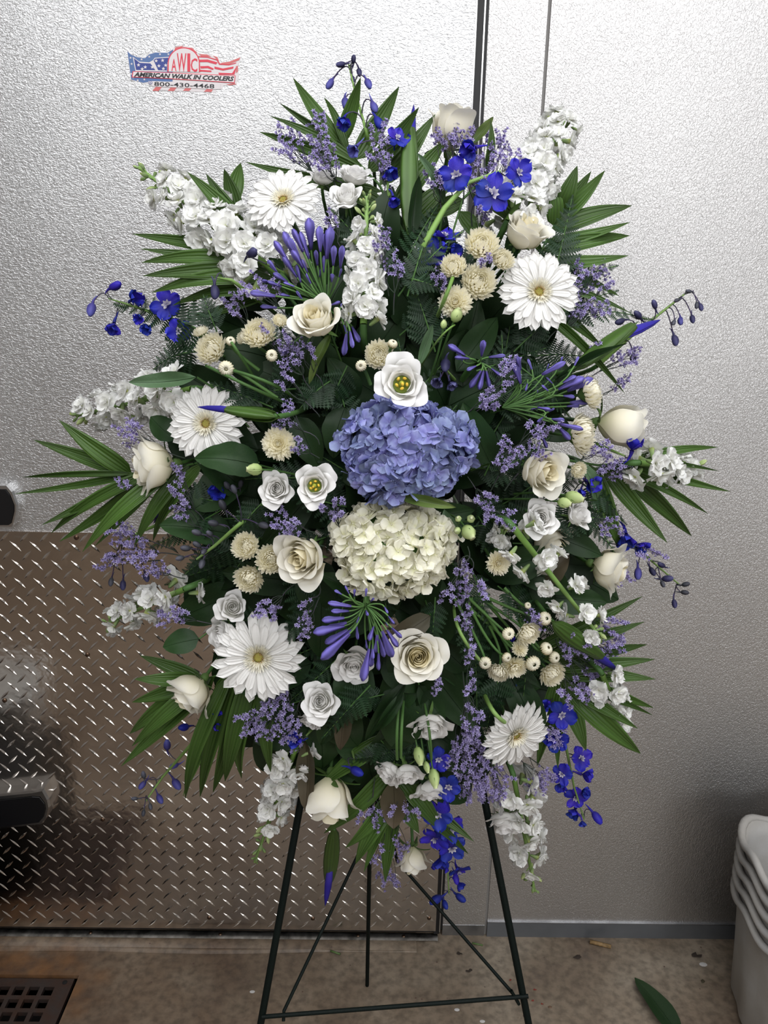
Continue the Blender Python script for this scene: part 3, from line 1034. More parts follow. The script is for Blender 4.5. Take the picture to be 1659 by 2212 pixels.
def stem_to_core(root, p, n, r=0.0022, mat=None, reach=0.10, jit=0.05, frac=1.0, name='stem', parent=None):
    e = sink(p)
    add_tube(name, root, bez(p + n * 0.003, p - n * min(0.02, (p - e).length * 0.3), e, 8), r, r * 1.1, mat or M['stem'], 6, parent)


def m_ger_petal(var):
    r = random.Random(var)
    ph, tw = r.uniform(0, 6), r.uniform(-0.05, 0.05)

    def f(U, V):
        w = 0.098 * (0.42 + 0.58 * np.sin(np.clip(V * 1.15, 0, 1) * pi / 2)) * np.sqrt(np.clip(1 - np.clip((V - 0.76) / 0.24, 0, 1) ** 2.3, 0.0, 1))
        x = V * 1.0 + 0.015 * np.cos(U * pi * 1.5) * (V > 0.95)
        return x, U * w + tw * V ** 2, 0.06 * np.sin(V * pi) * 1.0 - 0.05 * V ** 2 - 0.026 * (1 - U ** 2) + 0.012 * np.cos(U * pi * 2) + 0.015 * np.sin(ph + 4 * V)
    mb = MB()
    mb.sheet(f, 6, 7)
    return mb.mesh('petal', M['gerbera'])


def gerbera(p, R, n, label, seed, stem=True):
    r = random.Random(seed)
    root = thing('gerbera_daisy', frame(p, n, r.uniform(0, 6), R), label, 'flower', 'white gerbera daisies')
    pm = [cached(('ger', k), lambda k=k: m_ger_petal(k)) for k in range(5)]

    def ring(cnt, r0, L, el, wv, off, jz=0.04, name='petal'):
        for k in range(cnt):
            a = off + 2 * pi * k / cnt + r.uniform(-.05, .05)
            Mx = Matrix.Rotation(a, 4, 'Z') @ Matrix.Translation((r0, 0, 0)) @ Matrix.Rotation(-el + r.uniform(-jz, jz), 4, 'Y') @ Matrix.Rotation(r.uniform(-.15, .15), 4, 'X') @ Matrix.Diagonal((L * r.uniform(.93, 1.05), wv, L, 1))
            part(name, pm[r.randrange(5)], root, Mx)
    ring(21, 0.16, 0.84, 0.02, 1.16, 0.0)
    ring(20, 0.15, 0.80, 0.10, 1.08, 0.15)
    ring(16, 0.13, 0.64, 0.20, 0.92, 0.05)

    def inner():
        mb = MB()
        rr = random.Random(3)
        for (cnt, r0, L, el, w) in ((36, 0.13, 0.22, 0.45, 0.036), (32, 0.115, 0.17, 0.8, 0.03)):
            for k in range(cnt):
                a = 2 * pi * k / cnt + rr.uniform(-.1, .1)
                Mx = Matrix.Rotation(a, 4, 'Z') @ Matrix.Translation((r0, 0, 0.02)) @ Matrix.Rotation(-el + rr.uniform(-.15, .15), 4, 'Y')
                mb.sheet(lambda U, V: (V * L, U * w * (1 - V * V * .8), 0.02 * U * U + 0 * V), 2, 3, Mx)
        return mb.mesh('inner_florets', M['gerbera_floret'])

    def stam():
        mb = MB()
        rr = random.Random(4)
        for k in range(60):
            a = rr.uniform(0, 2 * pi)
            q = rr.uniform(0.095, 0.16)
            Mx = Matrix.Rotation(a, 4, 'Z') @ Matrix.Translation((q, 0, 0.02)) @ Matrix.Rotation(-pi / 2 + rr.uniform(-.3, .3), 4, 'Y')
            mb.tube([(0, 0, 0), (0.075, 0, 0)], 0.008, 0.007, 4, True, Mx)
        return mb.mesh('stamens', M['gerbera_ring'])

    def disc():
        mb = MB()
        mb.lathe([(0.16, -0.03), (0.15, 0.02), (0.10, 0.05), (0.05, 0.05), (0.0, 0.035)], 16)
        rr = random.Random(6)
        for k in range(40):
            q = 0.105 * math.sqrt(k / 40)
            a = k * 2.4
            mb.lathe([(0.012, 0), (0.011, 0.015), (0, 0.022)], 5, Matrix.Translation((q * math.cos(a), q * math.sin(a), 0.045)))
        return mb.mesh('disc', M['gerbera_disc'])
    part('inner_florets', cached('ger_in', inner), root, kind='stuff')
    part('stamens', cached('ger_st', stam), root, Matrix.Scale(.8, 4), kind='stuff')
    part('disc', cached('ger_disc', disc), root, Matrix.Scale(.72, 4))
    mb = None

    def calyx():
        mb = MB()
        mb.lathe([(0.03, -0.22), (0.10, -0.17), (0.17, -0.08), (0.19, -0.02)], 14)
        return mb.mesh('calyx', M['sepal'])
    part('calyx', cached('ger_cal', calyx), root)
    if stem:
        stem_to_core(root, p - n * 0.19 * R, n, 0.003, M['stem'])
    return root


ROSE = {
    # n petals, height, openness, ruffle, skip, material key
    'bud': dict(n=17, H=2.0, op=0.42, ruf=0.5, skip=0, mat='rose'),
    'half': dict(n=20, H=1.6, op=0.75, ruf=0.5, skip=0, mat='rose'),
    'open': dict(n=30, H=1.05, op=1.0, ruf=0.45, skip=0, mat='rose'),
    'bell': dict(n=15, H=2.05, op=1.15, ruf=0.9, skip=0, mat='rose'),
    'lis': dict(n=22, H=1.15, op=0.95, ruf=1.1, skip=0, mat='lis'),
    'lis_side': dict(n=18, H=1.25, op=0.7, ruf=1.2, skip=0, mat='lis'),
    'lis_open': dict(n=20, H=0.95, op=1.0, ruf=1.1, skip=8, mat='lis'),
}


def m_rose_petal(kind, i):
    d = ROSE[kind]
    n, H, op = d['n'], d['H'], d['op']
    k = i / (n - 1)
    r = random.Random(hash((len(kind), i)) % 9999 + i)
    rad = 0.08 + 0.74 * k ** 0.85
    h = H * (0.80 + 0.20 * min(1, k * 3.0)) * (1 - 0.28 * k * k * op)
    a0 = i * 2.3998 + r.uniform(-.2, .2)
    half = 2.0 - 1.05 * min(1, k * 1.15)
    ph = r.uniform(0, 6)
    ruf = d['ruf']
    curlk = max(0.0, (k - 0.30) / 0.70)

    def f(U, V):
        top = 1 - 0.16 * np.abs(U) ** 2.4
        Vv = V * top
        g = np.sin(np.clip(Vv / 0.5, 0, 1) * pi / 2) ** 0.75
        close = 1 - 0.30 * (1 - k) * ss(Vv, 0.45, 1.0)
        rr = rad * g * close + op * 0.42 * k ** 1.4 * np.clip(Vv, 0, 1) ** 2.6 + (0.03 + 0.055 * k) * U * (0.3 + 0.7 * V)
        c = np.clip((Vv - 0.74) / 0.26, 0, 1)
        rr = rr + 0.25 * curlk * c ** 2
        z = h * Vv - (0.15 * curlk * c ** 2.2) * (0.6 + 0.7 * U * U)
        rr = rr + ruf * 0.06 * (0.05 + k) * np.sin(U * 5.2 + ph) * V ** 3
        z = z + ruf * 0.055 * (0.05 + k) * np.sin(U * 6.3 + ph * 2) * V ** 3
        z = z + 0.05 * np.exp(-(U / .18) ** 2) * V ** 6 * k
        wv = 0.34 + 0.66 * np.sin(np.clip(Vv / 0.55, 0, 1) * pi / 2)
        edge = np.where(V > 0.55, 1 - 0.30 * ((V - 0.55) / 0.45) ** 2.5, 1)
        an = a0 + U * half * wv * edge
        return rr * np.cos(an), rr * np.sin(an), z
    mb = MB()
    mb.sheet(f, 12, 10)
    return mb.mesh('petal', M['rose_heart'] if d['mat'] == 'rose' and k < 0.42 else M[d['mat']])


def m_sepal():
    mb = MB()
    mb.sheet(lambda U, V: (0.12 + V * 0.75, U * 0.13 * (1 - V) ** 0.8 * (0.6 + V * 1.2), -0.30 * V ** 2 + 0.05 * U * U), 2, 6)
    return mb.mesh('sepal', M['sepal'])


def rosey(kind, p, R, n, label, seed, name='rose', sepals=True, stem=0.0026, group=None, roll=None, sep_lift=0.7):
    d = ROSE[kind]
    r = random.Random(seed)
    base = p - n * d['H'] * 0.52 * R
    s = R / (0.98 if kind in ('bud',) else 1.12 if kind in ('half', 'bell') else 1.3)
    base = p - n * d['H'] * 0.55 * s
    root = thing(name, frame(base, n, r.uniform(0, 6) if roll is None else roll, s), label, 'flower', group)
    for i in range(d['skip'], d['n']):
        part('petal', cached((kind, i), lambda: m_rose_petal(kind, i)), root)
    if kind == 'lis_open':
        mb = MB()

        def pist():
            mb = MB()
            mb.lathe([(0.42, 0.02), (0.40, 0.2), (0.30, 0.12), (0.13, 0.10), (0.14, 0.30), (0.10, 0.46), (0.0, 0.5)], 14)
            return mb.mesh('green_throat', M['pistil_green'])

        def stam():
            mb = MB()
            mb.tube([(0, 0, 0.0), (0.03, 0, 0.25)], 0.018, 0.014, 5)
            mb.lathe([(0, -0.02), (0.062, 0.0), (0.07, 0.06), (0.045, 0.12), (0, 0.13)], 8, Matrix.Translation((0.03, 0, 0.25)) @ Matrix.Scale(1.4, 4, (0, 1, 0)))
            return mb.mesh('stamen', M['stamen_yellow'])
        part('throat', cached('pist', pist), root, Matrix.Translation((0, 0, 0.15)))
        sm = cached('stam', stam)
        for k in range(6):
            q = 0.0 if k == 0 else 0.20
            a = k * 1.2566
            part('stamen', sm, root, Matrix.Translation((q * math.cos(a), q * math.sin(a), 0.30 + (0.22 if k == 0 else 0))) @ Matrix.Rotation(a, 4, 'Z') @ Matrix.Rotation(0.3, 4, 'X'))
    if sepals:
        sm = cached('sepal', m_sepal)
        for k in range(5):
            part('sepal', sm, root, Matrix.Rotation(k * 1.2566 + 0.3, 4, 'Z') @ Matrix.Translation((0, 0, -0.02)) @ Matrix.Rotation(-sep_lift + r.uniform(-.5, .4), 4, 'Y') @ Matrix.Scale(1.45 if kind in ('bud', 'bell') else 1.0, 4))

        def hip():
            mb = MB()
            mb.lathe([(0.07, -0.28), (0.16, -0.20), (0.20, -0.08), (0.20, 0.03), (0.05, 0.06)], 10)
            return mb.mesh('hip', M['sepal'])
        part('hip', cached('hip', hip), root)
    if stem:
        stem_to_core(root, base - n * 0.2 * s, n, stem)
    return root


def m_mum(kind):
    mb = MB()
    r = random.Random({'mum': 1, 'mum2': 2, 'mumbud': 3, 'mumopen': 4}[kind])
    if kind == 'mumbud':
        rings = [(1.75, 18, 0.62, 1.00), (1.45, 16, 0.66, 1.0), (1.1, 13, 0.66, 0.95), (0.75, 9, 0.6, 0.8)]
        for th, cnt, r0, L in rings:
            for k in range(cnt):
                a = 2 * pi * k / cnt + r.uniform(-.06, .06) + th
                # petals hug the ball and close over the top
                def f(U, V, th=th, a=a):
                    t2 = th * (1 - 0.72 * V) + 0.05
                    rr = r0 + 0.30 * np.sin(V * pi * .8) * 0.6 + 0.13 * (1 - np.abs(U) ** 1.5)
                    w = 0.20 * np.sin(np.clip(V * 1.2 + .1, 0, 1) * pi / 2) * (1 - 0.5 * V ** 4)
                    an = a + U * w * 1.0 / np.maximum(np.sin(t2), 0.35)
                    return rr * np.sin(t2) * np.cos(an), rr * np.sin(t2) * np.sin(an), rr * np.cos(t2) + 0.1
                mb.sheet(f, 2, 6)
        mb.lathe([(0.2, 0.5), (0.1, 0.6), (0, 0.6)], 8)
        return mb.mesh('petals', M['mum'])
    inc = 0.55 if kind != 'mumopen' else 0.25
    rings = [(1.72, 22, 1.0), (1.55, 23, 1.0), (1.36, 22, 0.99), (1.17, 21, 0.97), (0.98, 18, 0.93), (0.79, 16, 0.88), (0.60, 13, 0.82), (0.42, 11, 0.78), (0.26, 8, 0.72), (0.1, 4, 0.66)]
    for th, cnt, Rt in rings:
        for k in range(cnt):
            a = 2 * pi * k / cnt + r.uniform(-.09, .09) + th * 3
            t0 = th + r.uniform(-.06, .06)
            Rq = Rt * r.uniform(.92, 1.05)

            def f(U, V):
                t2 = t0 + 0.12 - inc * V ** 2.2 * (0.35 + 0.65 * min(1, t0))
                rr = 0.22 + (Rq - 0.22) * V
                w = 0.092 * (0.45 + 0.55 * np.sin(np.clip(V * 1.3, 0, 1) * pi / 2)) * np.sqrt(np.clip(1 - np.clip((V - .72) / .28, 0, 1) ** 2.4, 0.02, 1))
                x = rr * np.sin(t2)
                z = rr * np.cos(t2) * 0.80
                y = U * w
                zz = z + 0.035 * U * U
                return x * math.cos(a) - y * math.sin(a), x * math.sin(a) + y * math.cos(a), zz
            mb.sheet(f, 2, 5)
    mb.lathe([(0.2, 0.2), (0.12, 0.36), (0, 0.36)], 8)
    return mb.mesh('petals', M['mum'])


def mum(kind, p, R, n, label, seed, stem_from=None, group='cream button chrysanthemums'):
    r = random.Random(seed)
    c = p - n * 0.35 * R
    root = thing('button_chrysanthemum', frame(c, n, r.uniform(0, 6), (R, R * r.uniform(.93, 1.0), R)), label, 'flower', group)
    part('petals', cached(kind, lambda: m_mum(kind)), root, kind='stuff')

    def cal():
        mb = MB()
        mb.lathe([(0.06, -0.5), (0.2, -0.42), (0.46, -0.16), (0.5, 0.0)] if kind != 'mumbud' else [(0.1, -0.62), (0.3, -0.55), (0.58, -0.3), (0.62, -0.12)], 10)
        return mb.mesh('calyx', M['sepal'])
    part('calyx', cached(kind + 'cal', cal), root)
    b = c - n * 0.45 * R
    if stem_from is not None:
        q = stem_from
        add_tube('stem', root, bez(b, b - n * min(0.05, (b - q).length * .35), q, 8), 0.0017, 0.0022, M['stem'], 6)
    else:
        stem_to_core(root, b, n, 0.0018, frac=0.8)
    return root


def petal_sheet(mb, L, W, cup, M4, notch=0.0, ruf=0.0, ph=0.0, nu=4, nv=4):
    def f(U, V):
        w = W * np.sin(np.clip(V * 1.25 + .08, 0, 1) * pi / 2) * np.sqrt(np.clip(1 - np.clip((V - .55) / .45, 0, 1) ** 2.2, 0.03, 1))
        x = L * V * (1 - notch * np.exp(-(U / .3) ** 2) * V ** 4)
        return x, U * w, cup * L * (V ** 2 * 0.6 + U * U * 0.25 * V) + ruf * L * 0.09 * np.sin(U * 4.5 + ph) * V ** 2
    mb.sheet(f, nu, nv, M4)


def m_hyd_floret(mat, seed):
    r = random.Random(seed)
    mb = MB()
    for k in range(4):
        Mx = Matrix.Rotation(k * pi / 2 + r.uniform(-.15, .15), 4, 'Z') @ Matrix.Rotation(-r.uniform(-.05, .45), 4, 'Y') @ Matrix.Rotation(r.uniform(-.35, .35), 4, 'X')
        petal_sheet(mb, 1.0 * r.uniform(.88, 1.06), 0.56, r.uniform(-0.25, .3), Mx, 0.0, 0.7, r.uniform(0, 6))
    mb.lathe([(0.07, 0.0), (0.08, 0.06), (0.0, 0.13)], 6)
    return mb.mesh('floret', mat)


def hydrangea(p, rx, ry, n, mat, label, seed, cnt=170):
    r = random.Random(seed)
    rz = 0.75 * ry
    root = thing('hydrangea_head', frame(p - n * rz * 0.55, n, 0.0, rx), label, 'flower')
    fm = [cached((mat.name, k), lambda k=k: m_hyd_floret(mat, k * 7 + seed)) for k in range(6)]
    sy, sz = ry / rx, rz / rx
    for i in range(cnt):
        z = 1 - (i + .5) / cnt * 1.25
        q = math.sqrt(max(0, 1 - z * z))
        a = i * 2.39996
        d = Vector((q * math.cos(a), q * math.sin(a), z))
        lump = 1 + 0.05 * math.sin(3 * a + 1) + 0.04 * math.sin(5 * a)
        sc = r.uniform(.80, .93) * lump
        pos = Vector((d.x * sc, d.y * sc * sy, d.z * sc * sz))
        nn = (Vector((d.x, d.y / sy, d.z / sz)).normalized() + Vector((r.uniform(-1, 1), r.uniform(-1, 1), r.uniform(-1, 1))) * 0.8).normalized()
        x = nn.orthogonal().normalized()
        y = nn.cross(x)
        s = 0.18 * r.uniform(.82, 1.15)
        Mx = Matrix(((x.x * s, y.x * s, nn.x * s, pos.x), (x.y * s, y.y * s, nn.y * s, pos.y), (x.z * s, y.z * s, nn.z * s, pos.z), (0, 0, 0, 1))) @ Matrix.Rotation(r.uniform(0, 6), 4, 'Z')
        part('floret', fm[r.randrange(6)], root, Mx)

    def inner():
        mb = MB()
        mb.lathe([(0.0, -0.3), (0.3, -0.25)] + [(0.66 * math.sin(t), 0.66 * sz * math.cos(t)) for t in np.linspace(pi * .6, 0, 9)], 16, Matrix.Diagonal((1, sy, 1, 1)))
        return mb.mesh('branchlets', M['stem'])
    part('branchlets', inner(), root)
    stem_to_core(root, p - n * rz * 0.8, n, 0.004, frac=0.9)
    return root


def m_stock_floret(seed):
    r = random.Random(seed)
    mb = MB()
    for ring, (cnt, L, el) in enumerate(((5, 1.0, 0.15), (5, 0.82, 0.6), (4, 0.6, 1.05))):
        for k in range(cnt):
            Mx = Matrix.Rotation(k * 2 * pi / cnt + ring * .6 + r.uniform(-.2, .2), 4, 'Z') @ Matrix.Rotation(-el + r.uniform(-.25, .25), 4, 'Y') @ Matrix.Rotation(r.uniform(-.4, .4), 4, 'X')
            petal_sheet(mb, L * r.uniform(.9, 1.1), 0.50 * (1 - .12 * ring), r.uniform(-0.35, .15), Mx, 0.08, 1.3, r.uniform(0, 6))
    return mb.mesh('petals', M['stock'])


def m_stock_calyx():
    mb = MB()
    mb.lathe([(0.05, -0.75), (0.12, -0.65), (0.17, -0.3), (0.22, 0.02), (0.16, 0.05)], 8)
    return mb.mesh('calyx', M['bud_stock'])


def m_stock_bud(white):
    mb = MB()
    mb.lathe([(0.0, -0.75), (0.2, -0.65), (0.36, -0.2), (0.38, 0.2), (0.26, 0.6), (0.08, 0.85), (0.0, 0.87)], 8, lobes=4, lobe_a=0.08)
    return mb.mesh('bud', M['bud_green'] if white else M['bud_stock'])


def stock(base, tip, fr, fsize, label, seed, t0=0.0, t1=0.8, cnt=16, buds=9, bend=None, wid=1.0, frac=1.0, spread=0.8, bsize=0.42, nside=1.0):
    """flowering stock: stem from base to tip (world), florets round the lower part, buds at the tip"""
    r = random.Random(seed)
    ax = (tip - base)
    L = ax.length
    ax.normalize()
    root = thing('stock_spike', frame(base, ax, 0, 1.0), label, 'flower')
    mid = (base + tip) / 2 + (bend or Vector((0, 0, 0)))
    curve = lambda t: base * (1 - t) ** 2 + mid * 2 * t * (1 - t) + tip * t * t
    add_tube('stem', root, [curve(k / 10) for k in range(11)], 0.0042, 0.0022, M['stem_light'], 7)
    inv = root.matrix_basis.inverted()
    fm = [cached(('stock', k), lambda k=k: m_stock_floret(k)) for k in range(5)]
    cal = cached('stockcal', m_stock_calyx)
    for k in range(cnt):
        t = t0 + (t1 - t0) * (k + .5) / cnt
        a = k * 2.39996 + r.uniform(-.3, .3)
        c = curve(t)
        x = RGT - ax * RGT.dot(ax)
        if x.length < .2:
            x = UPV - ax * UPV.dot(ax)
        x.normalize()
        y = ax.cross(x)
        out = x * math.cos(a) + y * math.sin(a)
        # florets crowd to the viewer's side and the edges
        d = (out - FWD * 0.45 + ax * 0.15).normalized()
        s = fsize * r.uniform(.85, 1.12) * (1 - 0.25 * max(0, (t - t0) / max(.01, t1 - t0)) ** 3)
        reach = fsize * spread * wid * (1 - .3 * t)
        q = c + d * reach
        nn = (d + Vector((r.uniform(-.5, .5), r.uniform(-.5, .5), r.uniform(-.5, .5)))).normalized()
        fl_ = part('floret', fm[k % 5], root, inv @ frame(q, nn, r.uniform(0, 6), s))
        part('calyx', cal, fl_)
    bm_ = [cached(('sbud', w), lambda w=w: m_stock_bud(w)) for w in (True, False)]
    for k in range(buds):
        t = t1 + (1.0 - t1) * ((k + .3) / buds)
        a = k * 2.4 + r.uniform(-.3, .3)
        x = ax.orthogonal().normalized()
        y = ax.cross(x)
        out = (x * math.cos(a) + y * math.sin(a))
        f = 1 - k / buds
        s = fsize * bsize * (0.6 + 0.55 * f)
        d = (out * (0.35 + .8 * f) + ax * 0.9).normalized()
        q = curve(min(1, t)) + d * s * 1.9
        bd = part('bud', bm_[0 if k < buds * 0.3 else 1], root, inv @ frame(q, d, r.uniform(0, 6), s))
        add_tube('pedicel', root, [curve(min(1, t)), q - d * s * 0.6], 0.0011, 0.0011, M['stem_light'], 4)
    if frac:
        q = base.lerp(CORE, frac)
        q = base + FWD * 0.10 + (CORE - base) * 0.08
        add_tube('lower_stem', root, bez(base, base - ax * 0.03, q, 6), 0.0042, 0.0042, M['stem'], 6)
    return root


def m_delph_bud(mk):
    mb = MB()
    mb.lathe([(0.0, -0.25), (0.30, -0.15), (0.46, 0.15), (0.50, 0.50), (0.42, 0.85), (0.20, 1.12), (0.05, 1.15)], 10, lobes=5, lobe_a=0.12)
    pts = [(0, 0, -0.1), (0.05, 0.0, -0.45), (0.02, 0.12, -0.85), (-0.03, 0.32, -1.2)]
    mb.tube(pts, 0.22, 0.035, 6)
    return mb.mesh('bud', M[mk])


def m_delph_petal(mk, k):
    mb = MB()
    petal_sheet(mb, 1.04 - .1 * (k % 2), 0.40 + .05 * (k % 3), -0.12 + .16 * (k % 3), Matrix.Identity(4), 0.10, 1.8, k * 1.7, 6, 6)
    return mb.mesh('petal', M[mk])


def m_bee():
    mb = MB()
    r = random.Random(2)
    for k in range(7):
        a = k * 0.9
        Mx = Matrix.Rotation(a, 4, 'Z') @ Matrix.Rotation(-1.0 + r.uniform(-.4, .4), 4, 'Y')
        petal_sheet(mb, 0.34, 0.09, -0.2, Mx, 0, 1, k, 2, 3)
    return mb.mesh('eye', M['bee'])


def m_spur(mk):
    mb = MB()
    mb.tube([(0, 0, 0.0), (0, 0.02, -0.35), (0.02, 0.12, -0.7), (0.02, 0.35, -1.05)], 0.16, 0.03, 6)
    return mb.mesh('spur', M[mk])


def delph_part(root, inv, kind, p, n, s, r, mk, ax_pt=None):
    if kind == 'open':
        fl_ = part('blossom', cached(('spur', mk), lambda: m_spur(mk)), root, inv @ frame(p, n, r.uniform(0, 6), s))
        for k in range(5):
            part('petal', cached(('dpet', mk, k), lambda k=k: m_delph_petal(mk, k)), fl_, Matrix.Rotation(k * 1.2566 + r.uniform(-.15, .15), 4, 'Z') @ Matrix.Rotation(-r.uniform(.0, .45), 4, 'Y'))
        part('eye', cached('bee', m_bee), fl_, Matrix.Translation((0, 0, .05)))
    elif kind == 'half':
        fl_ = part('blossom', cached(('spur', mk), lambda: m_spur(mk)), root, inv @ frame(p - n * s * .4, n, r.uniform(0, 6), s))
        for k in range(5):
            part('petal', cached(('dpet', mk, k), lambda k=k: m_delph_petal(mk, k)), fl_, Matrix.Rotation(k * 1.2566, 4, 'Z') @ Matrix.Rotation(-r.uniform(.85, 1.15), 4, 'Y') @ Matrix.Translation((0.05, 0, 0)))
    else:
        part('bud', cached(('dbud', mk), lambda: m_delph_bud(mk)), root, inv @ frame(p - n * s * .5, n, r.uniform(0, 6), (s * .8, s * .8, s)))


def delphinium(stem_pts, blossoms, label, seed, mk='delph', off=0.02, stemmat='stem_light', r0=0.0028, frac=1.0, name='delphinium_spike'):
    """stem_pts: [(px,py)] base to tip; blossoms: (px, py, radius_px, kind, dx, dy, w, material)"""
    r = random.Random(seed)
    pts = [P(x, y, off - (0.06 if j == 0 else 0)) for j, (x, y) in enumerate(stem_pts)] if stem_pts else []
    p0 = pts[0] if pts else P(blossoms[0][0], blossoms[0][1], off)
    root = thing(name, Matrix.Translation(p0), label, 'flower')
    inv = root.matrix_basis.inverted()
    if pts:
        fine = []
        for i in range(len(pts) - 1):
            for k in range(4):
                fine.append(pts[i].lerp(pts[i + 1], k / 4))
        fine.append(pts[-1])
        add_tube('stem', root, fine, r0, r0 * 0.4, M[stemmat], 6)
        if frac:
            d = (pts[0] - pts[1]).normalized()
            add_tube('lower_stem', root, bez(pts[0], pts[0] + d * 0.02, sink(pts[0]), 6), r0, r0, M['stem'], 6)
    for b in blossoms:
        x, y, rp, kind, dx, dy, w = b[:7]
        mat_ = b[7] if len(b) > 7 else mk
        p = P(x, y, off + 0.012)
        s = rp * px_size(p)
        n = dirv(dx, dy, w)
        if kind == 'bud':
            s *= 1.15
        delph_part(root, inv, kind, p, n, s, r, mat_)
        if pts:
            c = min((pts[i].lerp(pts[i + 1], k / 6) for i in range(len(pts) - 1) for k in range(7)), key=lambda q: (q - p).length + (0.012 if kind != 'x' else 0))
        else:
            c = p + (CORE - p) * 0.25
        back = p - n * s * (0.75)
        up = (back - c)
        add_tube('pedicel', root, bez(c, c + up * 0.5 - n * 0.015 + Vector((0, 0, .008)), back, 5), 0.0009, 0.0008, M['stem_dark'], 4)
    return root


def m_agap(k):
    mb = MB()
    q = (1.0, 1.15, 0.85)[k]
    mb.lathe([(0.0, 0), (0.05, 0.02), (0.075, 0.2), (0.10 * q, 0.45), (0.145 * q, 0.68), (0.13 * q, 0.86), (0.05, 0.98), (0.0, 1.0)], 8, lobes=3, lobe_a=0.08)
    return mb.mesh('bud', M['agap'])


def agapanthus(hub, buds, label, seed, rad_px=8, off=0.03, frac=1.0):
    """hub px; buds: list of (px_base, py_base, px_tip, py_tip)"""
    r = random.Random(seed)
    H = P(hub[0], hub[1], off)
    root = thing('agapanthus_umbel', Matrix.Translation(H), label, 'flower')
    inv = root.matrix_basis.inverted()
    for (bx, by, tx, ty) in buds:
        o1 = off + r.uniform(0, .03)
        a = P(bx, by, o1)
        b = at(tx, ty, a.y + r.uniform(-.012, .006))
        d = b - a
        L = d.length
        wd = max(0.42 * L, min(L * .9, 0.032)) * r.uniform(.95, 1.2)
        bd = part('bud', cached(('agap', k := r.randrange(3)), lambda: m_agap(k)), root, inv @ frame(a, d, r.uniform(0, 6), (wd, wd, L)))
        d.normalize()
        add_tube('pedicel', root, bez(H, a - d * (a - H).length * .4, a + d * .001, 5), 0.0010, 0.0011, M['stem'], 4)
    if frac:
        add_tube('stem', root, bez(H, H + Vector((0, .04, 0)), H.lerp(CORE + Vector((0, 0.05, 0)), frac), 6), 0.004, 0.004, M['stem'], 6)
    return root


def m_stat_floret(k):
    v, f, pc = [], [], []
    n = 5
    v.append((0, 0, 0))
    pc.append((0, 0, 0))
    for i in range(n):
        a = 2 * pi * i / n
        b = a + pi / n
        for an, rr, z in ((a - .32, 0.55, 0.75), (a, 1.0, 0.82), (a + .32, 0.55, 0.75)):
            v.append((rr * math.cos(an), rr * math.sin(an), z))
            pc.append((0, 1 if rr == 1 else .7, 0))
    for i in range(n):
        f.append((0, 1 + 3 * i, 2 + 3 * i, 3 + 3 * i))
        f.append((0, 3 + 3 * i, 1 + 3 * ((i + 1) % n)))
    return v, f, pc


def statice(cx, cy, w, h, bx, by, label, seed, dens=1.0, off=0.03, nb=None, ang=0.0, fsz=5.2):
    """statice sprig: forked thin stems fanning from (bx,by) to branchlets inside an ellipse (cx,cy,w,h)"""
    r = random.Random(seed)
    B = P(bx, by, off - 0.03)
    root = thing('statice_sprig', Matrix.Translation(B), label, 'flower')
    nb = nb or max(3, int(w * h / 520 * dens))
    sm, fm = MB(), MB()
    fv, ff, fpc = m_stat_floret(0)
    C0 = P(cx, cy, off)
    fork = B.lerp(C0, 0.45)
    u = px_size(C0)
    ca, sa = math.cos(ang), math.sin(ang)
    sm.tube([q - B for q in bez(B, B.lerp(fork, .5) + Vector((r.uniform(-.01, .01), 0, r.uniform(-.01, .01))), fork, 4)], 0.0009, 0.0007, 4)
    for k in range(nb):
        a = k * 2.4 + r.uniform(-.4, .4)
        q = math.sqrt((k + .5) / nb)
        ex_, ey_ = q * w * .5 * math.cos(a), q * h * .5 * math.sin(a)
        tx, ty = cx + ex_ * ca - ey_ * sa, cy + ex_ * sa + ey_ * ca
        T_ = P(tx, ty, off + r.uniform(-.018, .018))
        d = (T_ - fork).normalized()
        ln = r.uniform(16, 30) * u
        st = T_ - d * ln * .6
        en = T_ + (d + Vector((r.uniform(-.5, .5), r.uniform(-.4, .4), r.uniform(-.5, .5)))).normalized() * ln * .5
        sm.tube([q_ - B for q_ in bez(fork, fork.lerp(st, .5) + Vector((r.uniform(-.008, .008), 0, r.uniform(-.008, .008))), st, 3)] + [en - B], 0.0006, 0.0004, 3)
        m_ = r.randint(8, 12)
        for j in range(m_):
            t = j / (m_ - 1)
            c = st.lerp(en, t) - B
            n_ = (Vector((r.uniform(-1, 1), r.uniform(-1, 1), r.uniform(-1, 1))) - FWD * .7 + UPV * .2 + d * .3).normalized()
            s = fsz * u * r.uniform(.75, 1.15)
            fm.add(fv, ff, fpc, frame(c + n_ * s * .5, n_, r.uniform(0, 6), s))
    part('branching_stem', sm.mesh('branching_stem', M['statice_stem']), root)
    part('florets', fm.mesh('florets', M['statice'], False), root, kind='stuff')
    return root


def m_leaflet(k, ridge=0.035, asym=0.0):
    bend = (0.05, -0.06, 0.10)[k % 3]
    side = (0.03, -0.04, 0.0)[k % 3]

    def f(U, V):
        w = 0.5 * np.sin(np.clip(V ** 0.62, 0, 1) * pi) ** 0.8
        w = np.maximum(w, 0.01)
        return V, U * w + side * np.sin(V * pi) * 0.6, bend * np.sin(V * pi) + ridge * (np.abs(U) * 1.0) * np.sin(V * pi) + 0.010 * np.cos(U * 9.4) * np.sin(V * pi)
    mb = MB()
    mb.sheet(f, 8, 10)
    return mb


